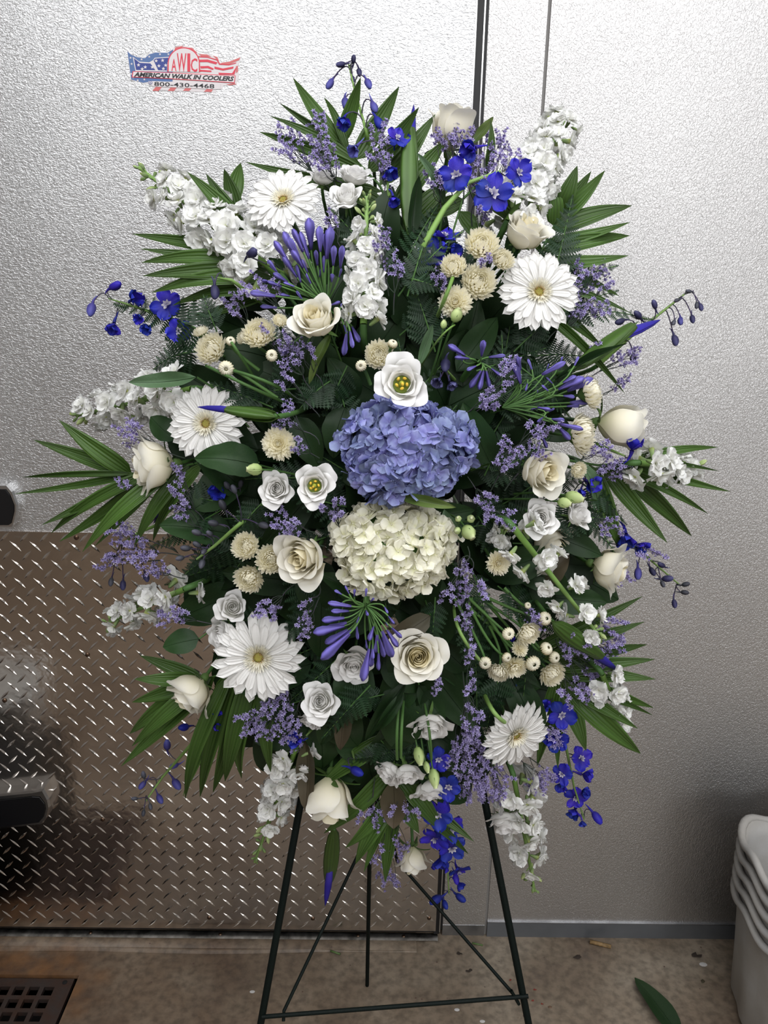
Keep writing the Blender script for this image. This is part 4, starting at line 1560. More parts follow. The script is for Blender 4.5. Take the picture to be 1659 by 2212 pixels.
def palm(rachis, leaflets, label, seed, off=-0.03, tone='palm', wk=1.22):
    """rachis [(px,py)..] base->tip; leaflets (t, tipx, tipy, width_px)"""
    r = random.Random(seed)
    pts = [P(x, y, off) for x, y in rachis]
    root = thing('palm_frond', Matrix.Translation(pts[0]), label, 'foliage')
    inv = root.matrix_basis.inverted()
    n = len(pts) - 1
    add_tube('rachis', root, pts, 0.0022, 0.0009, M['stem'], 5)
    for (t, tx, ty, w) in leaflets:
        q = t * n
        i = min(int(q), n - 1)
        a = pts[i].lerp(pts[i + 1], q - i)
        b = at(tx, ty, a.y + r.uniform(-.03, .04))
        nrm = (-FWD + RGT * r.uniform(-.35, .35) + UPV * r.uniform(-.1, .5)).normalized()
        k = r.randrange(3)
        part('leaflet', cached(('leaflet', k), lambda: m_leaflet(k).mesh('leaflet', M['palm'])), root, inv @ blade(a, b, w * px_size(a) * wk, nrm))
    return root


def m_pinna(k):
    """lobed fern pinna, unit length along x"""
    r = random.Random(k)
    mb = MB()
    v, f, pc = [], [], []
    n = 8
    v.append((0, 0, 0)); pc.append((.5, 0, 0))
    mid = []
    for i in range(n + 1):
        t = (i + .5) / (n + 1)
        mid.append(len(v))
        v.append((t, 0, 0.02 * math.sin(t * pi) + 0.0)); pc.append((.5, t, 0))
    for side in (-1, 1):
        for i in range(n):
            t = (i + .5) / (n + 1)
            w = 0.27 * (1 - t) ** 0.75 * (0.8 + .2 * math.sin(t * pi)) + 0.02
            x0, x1 = t - 0.03, t + 1.0 / (n + 1)
            a = len(v)
            v += [(t + 0.10 * (1 - t) + w * .35, side * w, 0.05 * w + r.uniform(-.02, .02)), (t + 0.07 + w * .15, side * w * .92, 0.0), (t + 0.03, side * w * .6, 0.02), (t + .105, side * w * .45, 0.0)]
            pc += [(0, t, 0)] * 4
            f.append((mid[i], mid[i + 1], a + 3, a, a + 1, a + 2) if side > 0 else (mid[i + 1], mid[i], a + 2, a + 1, a, a + 3))
    a = len(v)
    v.append((1.02, 0, 0)); pc.append((.5, 1, 0))
    v += [(0.95, 0.02, 0), (0.95, -.02, 0)]; pc += [(.5, 1, 0)] * 2
    f.append((mid[-1], a + 2, a, a + 1))
    mb.add(v, f, pc)
    return mb.mesh('pinna', M['fern'], False)


def fern(base, tip, w, label, seed, off=-0.01, cnt=10, group=None, droop=0.02, nrm=None):
    """fern frond; base, tip px; w = half width px near the base"""
    r = random.Random(seed)
    A = P(base[0], base[1], off)
    B = at(tip[0], tip[1], P(tip[0], tip[1], off).y + r.uniform(-.02, .02))
    root = thing('fern_frond', Matrix.Translation(A), label, 'foliage', group)
    inv = root.matrix_basis.inverted()
    d = B - A
    L = d.length
    mid = (A + B) / 2 + UPV * r.uniform(-.06, .1) * L - FWD * 0.02
    add_tube('rachis', root, bez(A, mid, B, 8), 0.0012, 0.0005, M['stem'], 4)
    ax = d.normalized()
    nn = (nrm or (-FWD + RGT * r.uniform(-.4, .4) + UPV * r.uniform(-.2, .5))).normalized()
    side = nn.cross(ax).normalized()
    W_ = w * px_size(A)
    for k in range(cnt):
        t = 0.14 + 0.82 * k / cnt
        c = A * (1 - t) ** 2 + mid * 2 * t * (1 - t) + B * t * t
        ln = W_ * (1.15 - t) * (1.0 if k else .9)
        for sd in (-1, 1):
            dd = (side * sd * 1.0 + ax * (0.55 + .4 * t) + nn * r.uniform(-.25, .15)).normalized()
            q = c + dd * ln
            part('pinna', cached(('pinna', k % 4), lambda: m_pinna(k % 4)), root, inv @ blade(c, q, ln * r.uniform(1.05, 1.35), (nn + side * r.uniform(-.3, .3)).normalized(), ln))
    part('pinna', cached(('pinna', 0), lambda: m_pinna(0)), root, inv @ blade(A.lerp(B, .9), B + ax * L * .06, L * .14, nn, L * .15))
    return root


def m_leaf(k, serr=False):
    bend = (0.08, -0.10, 0.16)[k % 3]

    def f(U, V):
        w = 0.5 * np.sin(np.clip(V ** (0.75, 0.95, 0.65)[k % 3], 0, 1) * pi) ** 0.7
        w = np.maximum(w, 0.012)
        if serr:
            w = w * (1 + 0.07 * np.abs(np.sin(V * 40)))
        return V, U * w, bend * np.sin(V * pi) + 0.10 * np.abs(U) * np.sin(V * pi) + 0.02 * np.sin(V * 11 + U * 2) * np.abs(U)
    mb = MB()
    mb.sheet(f, 6, 16 if serr else 10)
    # raised midrib
    mb.tube([(t, 0, bend * math.sin(t * pi) + 0.006) for t in [i / 8 for i in range(9)]], 0.012, 0.003, 4)
    return mb


def leaf(a, b, w, label, seed, mat='leaf', off=-0.02, group=None, serr=False, nrm=None, dy=0.0, petiole=True):
    r = random.Random(seed)
    A = P(a[0], a[1], off)
    B = at(b[0], b[1], A.y - dy)
    k = r.randrange(3)
    nn = nrm or (-FWD + RGT * r.uniform(-.4, .4) + UPV * r.uniform(-.1, .5)).normalized()
    root = thing('broad_leaf', Matrix.Translation(A), label, 'leaf', group)
    inv = root.matrix_basis.inverted()
    part('leaf_blade', cached(('leaf', k, mat, serr), lambda: m_leaf(k, serr).mesh('leaf_blade', M[mat])), root, inv @ blade(A, B, w * px_size(A), nn))
    if petiole:
        add_tube('petiole', root, [A, A.lerp(CORE, min(.5, 0.05 / max(.05, (A - CORE).length)))], 0.0013, 0.0015, M['stem'], 4)
    return root


def iris(base, split, tip, w, label, seed, off=0.03, wt=None):
    """iris bud: green spathe base->split, blue petals to the tip"""
    A, S_, T_ = P(*base, off), P(*split, off + .005), P(*tip, off)
    root = thing('iris_bud', Matrix.Translation(A), label, 'flower')
    inv = root.matrix_basis.inverted()
    W_ = w * px_size(A)
    d = T_ - A
    L = d.length

    def spathe():
        mb = MB()
        mb.lathe([(0.10, 0.0), (0.34, .12), (0.48, .35), (0.5, .6), (0.44, .8), (0.34, .95), (0.28, 1.0)], 10, lobes=2, lobe_a=.1)
        return mb.mesh('spathe', M['palm'])

    def second():
        def f(U, V):
            w_ = 0.5 * np.sin(np.clip(V ** .7, 0, 1) * pi) ** .8
            an = U * 1.5
            return np.maximum(w_, .01) * np.sin(an), -np.maximum(w_, .01) * np.cos(an) * 1.0, V
        mb = MB()
        mb.sheet(f, 6, 8)
        return mb.mesh('outer_spathe', M['palm'])

    def tipm():
        mb = MB()
        mb.lathe([(0.3, 0.0), (0.44, .25), (0.45, .45), (0.3, .75), (0.1, .93), (0.0, 1.0)], 9, lobes=3, lobe_a=.14)
        return mb.mesh('petal_tip', M['iris'])
    SA = A.lerp(S_, 1.0)
    part('spathe', cached('spathe', spathe), root, inv @ frame(A, SA - A + (SA - A) * .12, 0, (W_, W_ * .6, (SA - A).length * 1.15)))
    part('outer_spathe', cached('spathe2', second), root, inv @ frame(A - d.normalized() * .005, (S_ - A), 2.6, (W_ * 1.1, W_ * .75, (S_ - A).length * 1.3)))
    st = A.lerp(S_, .8)
    wt_ = (wt or w * .62) * px_size(A)
    part('petal_tip', cached('iristip', tipm), root, inv @ frame(st, T_ - st, .5, (wt_, wt_ * .8, (T_ - st).length)))
    stem_to_core(root, A, d.normalized(), 0.003, frac=.9)
    return root


def green_bud(p, R, n, label, seed, stem=True, long=1.5):
    root = thing('lisianthus_bud', frame(p - n * R * .6 * long, n, 0, (R, R, R * long)), label, 'flower')

    def bm():
        mb = MB()
        mb.lathe([(0.0, -.05), (0.5, .05), (0.85, .4), (0.9, .8), (0.62, 1.2), (0.34, 1.42), (0.42, 1.5), (0.0, 1.45)], 12, lobes=5, lobe_a=.07)
        return mb.mesh('bud', M['bud_green'])

    def sm():
        mb = MB()
        mb.sheet(lambda U, V: (0.12 + 0.95 * np.sin(V * 1.3) + .02, U * 0.16 * (1 - V), -0.1 + V * 1.1), 2, 5)
        return mb.mesh('sepal', M['sepal'])
    part('bud', cached('lbud', bm), root)
    for k in range(4):
        part('sepal', cached('lsep', sm), root, Matrix.Rotation(k * pi / 2, 4, 'Z'))
    if stem:
        b = p - n * R * .6 * long
        q = b.lerp(CORE, .45)
        add_tube('stem', root, bez(b, b - n * .03, q, 6), 0.0012, 0.0016, M['stem'], 5)
    return root
# ------------------------------------------------------------ the flowers, foliage last
LAND = [('upper left gerbera', 612, 432), ('upper right gerbera', 1164, 630), ('gerbera under the iris bud', 445, 915), ('biggest gerbera', 558, 1420), ('lower right gerbera', 1115, 1590),
        ('topmost rose', 980, 265), ('blue hydrangea', 877, 960), ('cream hydrangea', 850, 1190), ('upright iris bud', 890, 300), ('right iris bud', 1370, 720), ('lower right iris bud', 1270, 1410),
        ('hanging iris bud', 710, 1860), ('rose by the stock spike in the middle', 682, 690), ('far left rose', 330, 1005), ('round open rose', 903, 1418), ('far right rose', 1345, 918),
        ('rose with green hip at right', 1320, 1230), ('rose tilted down at lower left', 410, 1500), ('large hanging rose', 715, 1730), ('small hanging rose', 892, 1865), ('rose above the cream hydrangea left edge', 655, 1205),
        ('rose behind the upper right gerbera', 1135, 500), ('rose right of the blue hydrangea', 1172, 1018), ('upper left stock spike', 440, 480), ('middle stock spike', 790, 600), ('upper right stock spike', 1170, 350),
        ('left stock spike', 270, 860), ('right stock spike', 1440, 1010), ('lower left stock spike', 310, 1310), ('lower agapanthus', 780, 1360), ('upper agapanthus', 670, 570), ('right agapanthus', 1220, 830),
        ('hanging blue delphinium', 965, 1830), ('lower right delphinium', 1240, 1640), ('topmost delphinium', 790, 220), ('far left delphinium', 260, 660), ('far right delphinium', 1450, 680), ('lowest left delphinium', 350, 1690),
        ('bottom right stock spike', 1120, 1800), ('bottom left stock spike', 610, 1740), ('lisianthus on the blue hydrangea', 868, 828), ('long-stemmed button buds', 1070, 1360)]
USED = set()


def auto(prefix, x, y):
    for (nm, lx, ly) in sorted(LAND, key=lambda l: (l[1] - x) ** 2 + (l[2] - y) ** 2):
        dx, dy = x - lx, y - ly
        w = ('right of' if dx > 0 else 'left of') if abs(dx) > abs(dy) else ('below' if dy > 0 else 'above')
        s = f'{prefix} {w} the {nm}'
        if s not in USED:
            USED.add(s)
            return s
    return prefix


def FP(px, py, off):
    p = P(px, py, off)
    return p, px_size(p)


# gerberas
for (x, y, rp, n, lb, off) in (
        (612, 432, 83, (-.10, .35, 1), 'white gerbera daisy at the upper left between the stock spike and agapanthus', 0.03),
        (1164, 630, 90, (.05, .02, 1), 'white gerbera daisy at the upper right below a cream rose', 0.04),
        (445, 915, 88, (-.15, -.02, 1), 'white gerbera daisy with brown-ringed centre under a blue iris bud', 0.02),
        (558, 1420, 101, (.0, -.12, 1), 'largest white gerbera daisy, low on the left of the spray', 0.03),
        (1115, 1588, 86, (.38, -.42, .80), 'white gerbera daisy tilted away at the lower right', 0.03)):
    p, u = FP(x, y, off)
    gerbera(p, rp * u, dirv(*n), lb, x)

# roses: x, y, radius px, kind, facing, label, offset
for (x, y, rp, kind, n, lb, off) in (
        (975, 272, 48, 'bud', (.12, 1, .30), 'topmost cream rose bud standing upright against the wall', 0.0),
        (1135, 500, 54, 'half', (.30, .62, .62), 'cream rose behind the upper right gerbera beside cream button mums', 0.03),
        (682, 690, 52, 'half', (-.28, .42, .85), 'cream rose with yellow heart under the upper agapanthus', 0.05),
        (326, 1006, 64, 'half', (-.92, -.12, .32), 'cream rose facing left at the far left under a gerbera', 0.02),
        (653, 1205, 60, 'half', (-.38, -.18, .80), 'cream rose with spiral heart between button mums and cream hydrangea', 0.05),
        (903, 1418, 64, 'open', (.02, -.02, 1), 'round open cream rose below the cream hydrangea', 0.05),
        (1172, 1018, 56, 'half', (.50, -.22, .75), 'cream rose right of the blue hydrangea with statice over it', 0.04),
        (1348, 922, 52, 'bud', (.98, -.18, .16), 'cream rose lying on its side at the far right', 0.02),
        (1320, 1230, 54, 'half', (.90, -.28, .38), 'cream rose with green hip pointing right below a blue delphinium', 0.02),
        (412, 1500, 54, 'half', (-.55, -.70, .38), 'cream rose tilted down left beside the largest gerbera', 0.03),
        (714, 1732, 58, 'bell', (0, -1, .22), 'large cream rose hanging upside down above the easel', 0.03),
        (892, 1862, 33, 'bell', (.02, -1, .25), 'small cream rose bud hanging lowest beside dark blue delphinium', 0.02),
        (1192, 1172, 48, 'half', (.45, -.60, .55), 'cream rose half hidden behind a white lisianthus at right', -0.01)):
    p, u = FP(x, y, off)
    rosey(kind, p, rp * u, dirv(*n), lb, x + y, group='cream roses', sep_lift=0.2 if kind in ('bud', 'bell') else .5)

# lisianthus
for (x, y, rp, kind, n, lb, off) in (
        (868, 828, 62, 'lis_open', (-.05, .05, 1), 'open white lisianthus with green and yellow eye on the blue hydrangea', 0.10),
        (679, 1049, 49, 'lis_open', (.0, .0, 1), 'open white lisianthus with golden stamens left of the blue hydrangea', 0.05),
        (597, 1056, 42, 'lis', (-.1, .05, 1), 'closed spiral white lisianthus beside the one with golden stamens', 0.04),
        (697, 382, 34, 'lis_side', (.1, .9, .5), 'white lisianthus touching the upper left gerbera', 0.0),
        (766, 378, 44, 'lis', (.15, .75, .6), 'upper white lisianthus of the pair right of the upper gerbera', 0.0),
        (748, 425, 41, 'lis_side', (-.1, .45, .8), 'lower white lisianthus of the pair above the green stock buds', 0.01),
        (1168, 1120, 43, 'lis', (.05, .05, 1), 'white lisianthus facing out under the rose right of hydrangeas', 0.04),
        (1250, 1112, 40, 'lis_side', (.60, .25, .65), 'white lisianthus turned right beside two green buds', 0.02),
        (692, 1515, 46, 'lis', (-.15, .25, .9), 'ruffled white lisianthus between the largest gerbera and round rose', 0.04),
        (672, 1556, 32, 'lis_side', (-.4, -.7, .5), 'small yellowish lisianthus hanging beneath a ruffled white one', 0.02),
        (765, 1436, 48, 'lis', (.0, -.35, .85), 'greyish white lisianthus behind the lower agapanthus buds', 0.0),
        (930, 1568, 52, 'lis', (.05, -.72, .62), 'flattened white lisianthus under the round open rose', 0.03),
        (840, 1668, 41, 'lis_side', (-.65, -.5, .5), 'left white lisianthus of the pair hanging low in the middle', 0.02),
        (878, 1672, 41, 'lis_side', (.15, -.75, .6), 'right white lisianthus of the pair hanging low in the middle', 0.035),
        (930, 1708, 46, 'lis_side', (.1, -.88, .45), 'white lisianthus hanging under pale green buds', 0.02),
        (502, 1312, 40, 'lis_side', (.1, .25, .95), 'white lisianthus above left of the largest gerbera', 0.01),
        (480, 1368, 42, 'lis_side', (-.55, -.25, .75), 'white lisianthus half covered by the left petals of largest gerbera', 0.01),
        (1092, 1778, 50, 'lis', (-.05, -.75, .60), 'ruffled white lisianthus hanging at the lower right over stock florets', 0.03)):
    p, u = FP(x, y, off)
    rosey(kind, p, rp * u, dirv(*n), lb, x * 3 + y, name='lisianthus', group='white lisianthus blooms', stem=0.002, sep_lift=0.1)

for (x, y, rp, n, lb, lg) in (
        (552, 1014, 15, (-.95, .0, .3), 'pale green lisianthus bud left of the closed spiral bloom', 1.5),
        (904, 1630, 13, (.2, -.95, .3), 'upper pale green lisianthus bud hanging low in the middle', 2.0),
        (921, 1655, 8, (.25, -.95, .3), 'thin middle lisianthus bud hanging between two bigger ones', 2.1),
        (937, 1678, 13, (.15, -.95, .3), 'lower pale green lisianthus bud hanging low in the middle', 2.1),
        (1238, 1074, 15, (.85, -.25, .4), 'larger pale green bud beside the lisianthus turned right', 1.8),
        (1217, 1086, 13, (.85, -.2, .4), 'smaller pale green bud beside the lisianthus turned right', 1.5),
        (1011, 1148, 17, (.45, -.75, .55), 'largest cream green bud right of the cream hydrangea', 1.35),
        (1017, 1121, 10, (.1, .3, .9), 'round green bud atop the cluster right of cream hydrangea', 1.0),
        (990, 1121, 8, (-.3, .5, .8), 'small green bud at upper left of the bud cluster', 1.0),
        (988, 1146, 9, (-.6, -.1, .8), 'small green bud at lower left of the bud cluster', 1.1),
        (985, 683, 14, (.35, .8, .4), 'pale green bud touching the lowest of the upper button mums', 1.5),
        (958, 702, 8, (.1, .95, .3), 'tiny green bud on the thin stem above the blue hydrangea', 1.6)):
    p, u = FP(x, y, 0.05)
    green_bud(p, rp * u, dirv(*n), lb, x, long=lg)

# hydrangeas
p, u = FP(877, 962, 0.045)
hydrangea(p, 158 * u, 122 * u, dirv(0, .12, 1), M['hyd_blue'], 'blue hydrangea head at the centre of the spray', 3, 190)
p, u = FP(848, 1188, 0.045)
hydrangea(p, 142 * u, 116 * u, dirv(0, -.08, 1), M['hyd_white'], 'cream hydrangea head just below the blue one', 5, 165)

# button mums: full ones
for (x, y, rp, n, kind, lb) in (
        (1042, 523, 43, (.05, .25, 1), 'mum', 'largest cream button mum at the top left of the rose upper right'),
        (979, 571, 34, (-.15, .35, .9), 'mum', 'cream button mum leftmost of the upper right cluster'),
        (1036, 606, 45, (.15, .1, 1), 'mum', 'cream button mum in the middle of the upper right cluster'),
        (1089, 558, 30, (.3, .2, .9), 'mum', 'smaller cream button mum beside the upper right gerbera'),
        (983, 650, 39, (-.15, .0, 1), 'mumopen', 'cream button mum lowest of the upper right cluster, crossed by a stem'),
        (452, 750, 41, (-.25, .2, .9), 'mum', 'cream button mum at the left above the gerbera with iris bud'),
        (432, 713, 20, (-.3, .7, .5), 'mum', 'small cream mum behind the one above the left gerbera'),
        (557, 716, 42, (-.1, .3, 1), 'mum', 'cream button mum left of the rose under the agapanthus'),
        (606, 690, 20, (.3, .5, .8), 'mum', 'small cream mum tucked against the rose under agapanthus'),
        (521, 728, 18, (-.7, .2, .7), 'mum', 'half-hidden little cream mum at the left flank of a bigger one'),
        (819, 764, 37, (.05, .1, 1), 'mum', 'cream button mum just above the lisianthus on the blue hydrangea'),
        (600, 958, 40, (-.05, .0, 1), 'mumopen', 'cream open button mum left of the blue hydrangea'),
        (1283, 845, 43, (.88, .2, .42), 'mum', 'cream button mum seen from the side at the agapanthus tips'),
        (1265, 938, 52, (.82, .0, .5), 'mum', 'tall cream button mum left of the far right rose'),
        (1252, 1016, 22, (.35, -.2, .9), 'mum', 'small cream mum below the tall one at right'),
        (528, 1178, 35, (-.15, .2, .9), 'mum', 'top cream button mum of the trio left of the spiral rose'),
        (584, 1208, 38, (.05, .0, 1), 'mum', 'right cream button mum of the trio left of the spiral rose'),
        (535, 1253, 38, (-.2, -.25, .9), 'mum', 'bottom cream button mum of the trio left of the spiral rose'),
        (1080, 1218, 30, (.3, -.1, .95), 'mumopen', 'lone cream button mum right of the cream hydrangea'),
        (1144, 1372, 33, (.45, -.45, .75), 'mum', 'cream button mum beside the stock stem at lower right'),
        (1075, 1456, 28, (-.3, -.6, .7), 'mum', 'cream button mum hanging left in the lower right cluster'),
        (1112, 1447, 32, (.1, -.6, .75), 'mumopen', 'open cream mum in the middle of the lower right cluster'),
        (1125, 1400, 20, (.2, .3, .8), 'mumopen', 'cream mum half hidden behind the lower right cluster'),
        (1196, 1459, 34, (.35, -.35, .85), 'mum', 'lowest cream button mum of the lower right cluster')):
    p, u = FP(x, y, 0.045)
    sf = None
    if 1040 < x < 1200 and y > 1340:
        sf = P(1010 + (x - 1040) * .2, 1290, 0.0)
    mum(kind, p, rp * u, dirv(*n), lb, x + 2 * y, sf)
for (x, y, rp, n, lb, fx, fy) in (
        (587, 768, 16, (.1, -.1, 1), 'closed cream mum bud below the mum left of the rose', 540, 735),
        (498, 737, 13, (.2, .2, .9), 'closed cream mum bud between two mums at left', 560, 800),
        (489, 796, 21, (.1, -.3, .9), 'round cream mum bud under the left button mum', 600, 860),
        (780, 790, 15, (-.1, -.2, 1), 'closed cream mum bud left of the lisianthus on blue hydrangea', 800, 830),
        (848, 743, 13, (.3, .6, .7), 'closed cream mum bud at the upper right of a mum', 830, 790),
        (1048, 1432, 17, (-.1, -.2, 1), 'closed cream mum bud on the longest bare stem', 980, 1290),
        (1098, 1369, 17, (.1, .0, 1), 'closed cream mum bud on a bare stem, highest of its group', 1000, 1280),
        (1177, 1336, 18, (.3, .1, .9), 'closed cream mum bud beside the stock florets at lower right', 1050, 1290),
        (1151, 1433, 20, (.2, -.2, 1), 'large closed mum bud right of the open lower cluster', 1010, 1310),
        (1180, 1401, 17, (.5, .4, .75), 'upper closed mum bud of the stacked pair at lower right', 1120, 1330),
        (1197, 1420, 16, (.5, -.1, .85), 'lower closed mum bud of the stacked pair at lower right', 1120, 1340),
        (1094, 1420, 13, (.5, -.2, .8), 'brownish half-open mum bud among the lower right cluster', 1010, 1300),
        (1140, 1308, 9, (.1, .3, .9), 'tiny yellowish mum bud above the lower right cluster', 1090, 1270)):
    p, u = FP(x, y, 0.05)
    mum('mumbud', p, rp * u, dirv(*n), lb, x, P(fx, fy, 0.005), 'closed chrysanthemum buds')

# stocks  (base px, tip px, floret radius px, ...)
for (b, t, fr, lb, t1, cnt, buds, wid, off, sprd) in (
        ((600, 590), (300, 362), 34, 'tall white stock spike with yellow-green buds pointing to the upper left', .80, 46, 10, 1.75, 0.0, 1.0),
        ((785, 700), (793, 425), 28, 'white stock spike standing in the middle with green buds on top', .80, 22, 11, 1.25, 0.03, .95),
        ((1095, 480), (1218, 262), 32, 'dense white stock spike reaching to the top right past the door gap', 1.0, 44, 0, 1.7, 0.0, 1.0),
        ((415, 840), (165, 898), 34, 'white stock spike pointing left above the left gerbera', .86, 26, 7, 1.35, 0.0, 1.0),
        ((1380, 1000), (1495, 1012), 32, 'white stock spike pointing right at the right edge of the spray', 1.0, 18, 3, 1.2, 0.05, .95),
        ((400, 1272), (235, 1345), 30, 'white stock spike pointing left over the tread plate', 1.0, 17, 3, 1.2, 0.0, .95),
        ((1108, 1138), (1290, 1368), 30, 'long green stock stem with loose white florets running down right', .95, 15, 11, 1.4, 0.05, 1.15),
        ((1300, 1455), (1345, 1565), 27, 'short white stock spike low at the right edge', .9, 12, 4, 1.2, 0.05, .9),
        ((1110, 1680), (1155, 1925), 30, 'white stock spike hanging at the lower right with green tip', .74, 20, 8, 1.35, 0.0, .95),
        ((640, 1615), (550, 1862), 30, 'white stock spike hanging at the lower left with green buds', .60, 20, 13, 1.1, 0.0, .95)):
    A, u = FP(b[0], b[1], off)
    B = P(t[0], t[1], off)
    stock(A, B, fr, fr * u, lb, b[0], 0.0, t1, cnt, buds, None, wid, spread=sprd)
stock(P(1075, 1180, 0.0), P(1085, 1140, 0.02), 24, 22 * px_size(P(1085, 1150, .02)), 'small greyish white stock cluster right of the green bud cluster', 77, 0, 1, 5, 0)

# delphiniums
D = delphinium
D([(805, 345), (790, 280), (765, 190), (752, 135)], [
    (764, 127, 11, 'bud', .1, .9, .3, 'delph_dark'), (735, 139, 13, 'bud', -.9, -.25, .2, 'delph_dark'), (712, 182, 16, 'bud', -.5, -.9, .1, 'delph_mid'), (776, 157, 12, 'bud', .15, -.95, .1, 'delph_dark'),
    (796, 182, 16, 'bud', .35, -.9, .2, 'delph_mid'), (762, 172, 10, 'bud', .1, -.95, .1, 'delph_dark'), (746, 224, 18, 'bud', .05, -.95, .3, 'delph_mid'), (742, 262, 25, 'half', -.1, -.8, .5, 'delph'),
    (808, 232, 18, 'bud', .3, -.9, .3, 'delph_mid'), (818, 266, 20, 'bud', .35, -.9, .3, 'delph')],
  'topmost delphinium spike with nodding violet buds', 1, off=0.0, r0=0.0024)
D([(850, 520), (840, 420), (830, 330)], [(765, 322, 24, 'half', -.5, -.75, .4, 'delph_mid'), (858, 300, 28, 'open', .4, .3, .8), (843, 372, 26, 'half', .2, -.8, .4), (850, 432, 22, 'half', .1, -.9, .3)],
  'blue delphinium spike behind the statice left of the upright iris bud', 2, off=0.0)
D([(895, 640), (915, 530), (960, 450), (1010, 395), (1080, 370)], [(1065, 420, 46, 'open', .0, -.05, 1), (986, 380, 40, 'open', -.15, -.15, .95), (1119, 374, 34, 'open', .35, .1, .85), (1018, 322, 34, 'half', -.55, -.45, .6)],
  'delphinium spike with four large royal blue blossoms at the top right', 3, off=0.03, stemmat='stem_light', r0=0.0045)
D([(900, 560), (950, 520)], [(960, 512, 34, 'open', .1, .6, .6), (935, 548, 36, 'open', -.3, .0, .9), (980, 545, 28, 'half', .5, .1, .7), (915, 575, 24, 'half', -.5, -.4, .7)],
  'blue delphinium blossoms left of the upper right button mums', 4, off=0.0)
D([(470, 735), (400, 700), (290, 662), (235, 645)], [(197, 670, 20, 'bud', -.1, -.95, .3, 'delph_mid'), (250, 617, 20, 'bud', .75, .2, .4, 'delph'), (293, 646, 30, 'half', .7, .0, .6, 'delph'), (244, 706, 26, 'half', -.1, -.9, .4, 'delph'),
                                                                    (362, 660, 38, 'open', .0, .1, .9), (385, 715, 30, 'open', .2, -.2, .9), (318, 710, 24, 'half', -.3, -.5, .7), (300, 690, 18, 'half', .1, -.3, .9)],
  'far left delphinium spike with blue bells behind a fern', 5, off=-0.01)
D([(1290, 790), (1370, 720), (1435, 670), (1478, 636)], [(1413, 657, 13, 'bud', -.35, .9, .2, 'delph_dark'), (1377, 680, 15, 'bud', -.6, .5, .4, 'delph_dark'), (1338, 695, 15, 'bud', -.8, -.3, .3, 'delph_dark'), (1487, 629, 9, 'bud', -.9, .1, .2, 'delph_dry'),
                                                                    (1462, 649, 9, 'bud', -.8, -.3, .2, 'delph_dry'), (1505, 660, 10, 'bud', -.1, -.9, .2, 'delph_dry'), (1514, 664, 11, 'bud', .2, -.95, .2, 'delph_dark'), (1496, 690, 12, 'bud', .1, -.95, .2, 'delph_dark'),
                                                                    (1470, 694, 13, 'bud', -.1, -.9, .4, 'delph_mid'), (1455, 697, 10, 'bud', -.4, -.7, .4, 'delph_dry'), (1458, 736, 16, 'bud', .15, -.95, .2, 'delph_dark'), (1368, 775, 15, 'bud', -.1, -.9, .3, 'delph_dark')],
  'far right delphinium spike with small dark nodding buds', 6, off=-0.01, r0=0.003)
D([(1180, 1060), (1300, 1110), (1370, 1180), (1470, 1265)], [(1352, 1165, 34, 'half', -.1, -.75, .5), (1382, 1182, 28, 'half', .5, -.6, .5), (1378, 1240, 17, 'bud', -.1, -.9, .3, 'delph_mid'), (1428, 1220, 12, 'bud', -.8, .4, .3, 'delph_dark'), (1443, 1250, 15, 'bud', .9, .1, .3, 'delph_dark'),
                                                            (1482, 1262, 11, 'bud', .8, .2, .2, 'delph_dry'), (1480, 1280, 11, 'bud', .9, -.1, .2, 'delph_dry'), (1457, 1305, 12, 'bud', .1, -.9, .2, 'delph_dark'), (1410, 1235, 13, 'bud', .4, -.8, .2, 'delph_dark'), (1432, 1262, 10, 'bud', .3, -.8, .3, 'delph_dry')],
  'right delphinium spike ending in dark buds beside the rose with green hip', 7, off=-0.01)
D([(485, 1500), (420, 1600), (350, 1680), (315, 1730)], [(396, 1571, 17, 'bud', -.6, .1, .8, 'delph'), (466, 1537, 18, 'half', .1, .2, .9, 'delph'), (470, 1568, 16, 'half', .3, -.4, .8, 'delph'), (361, 1608, 16, 'bud', .05, .9, .3, 'delph_mid'), (445, 1650, 15, 'bud', .5, -.6, .5, 'delph_mid'),
                                                        (418, 1641, 13, 'bud', -.5, .3, .5, 'delph_dark'), (382, 1695, 17, 'bud', .6, -.7, .3, 'delph_mid'), (307, 1697, 13, 'bud', -.5, -.6, .4, 'delph_mid'), (310, 1673, 11, 'bud', -.1, .9, .3, 'delph_dry'), (346, 1727, 14, 'bud', .5, -.6, .4, 'delph_mid'),
                                                        (290, 1725, 9, 'bud', -.9, .1, .3, 'delph_dry'), (325, 1743, 9, 'bud', .3, -.8, .3, 'delph_dry'), (310, 1757, 9, 'bud', -.1, -.9, .3, 'delph_dry'), (375, 1655, 13, 'bud', -.7, -.2, .5, 'delph_mid')],
  'lowest left delphinium spike with drooping violet buds over the tread plate', 8, off=0.0, r0=0.0035)
D([(930, 1590), (950, 1750), (965, 1850), (970, 1930)], [(948, 1640, 28, 'open', .0, -.1, 1), (968, 1700, 30, 'open', .1, .0, .9), (946, 1758, 36, 'open', -.2, -.1, .9), (975, 1790, 32, 'open', .4, .0, .8), (940, 1810, 34, 'open', -.2, -.4, .8), (975, 1830, 36, 'open', .2, -.3, .9),
                                                        (955, 1862, 32, 'half', .0, -.8, .5), (990, 1880, 26, 'open', .4, -.5, .7), (993, 1912, 18, 'half', .5, -.6, .5), (940, 1945, 19, 'bud', -.8, -.3, .4), (996, 1940, 16, 'bud', .7, -.4, .4), (962, 1955, 13, 'bud', .3, -.6, .6), (985, 1900, 14, 'bud', .2, -.8, .5)],
  'dark royal blue delphinium spike hanging lowest beside the small rose', 9, off=0.01)
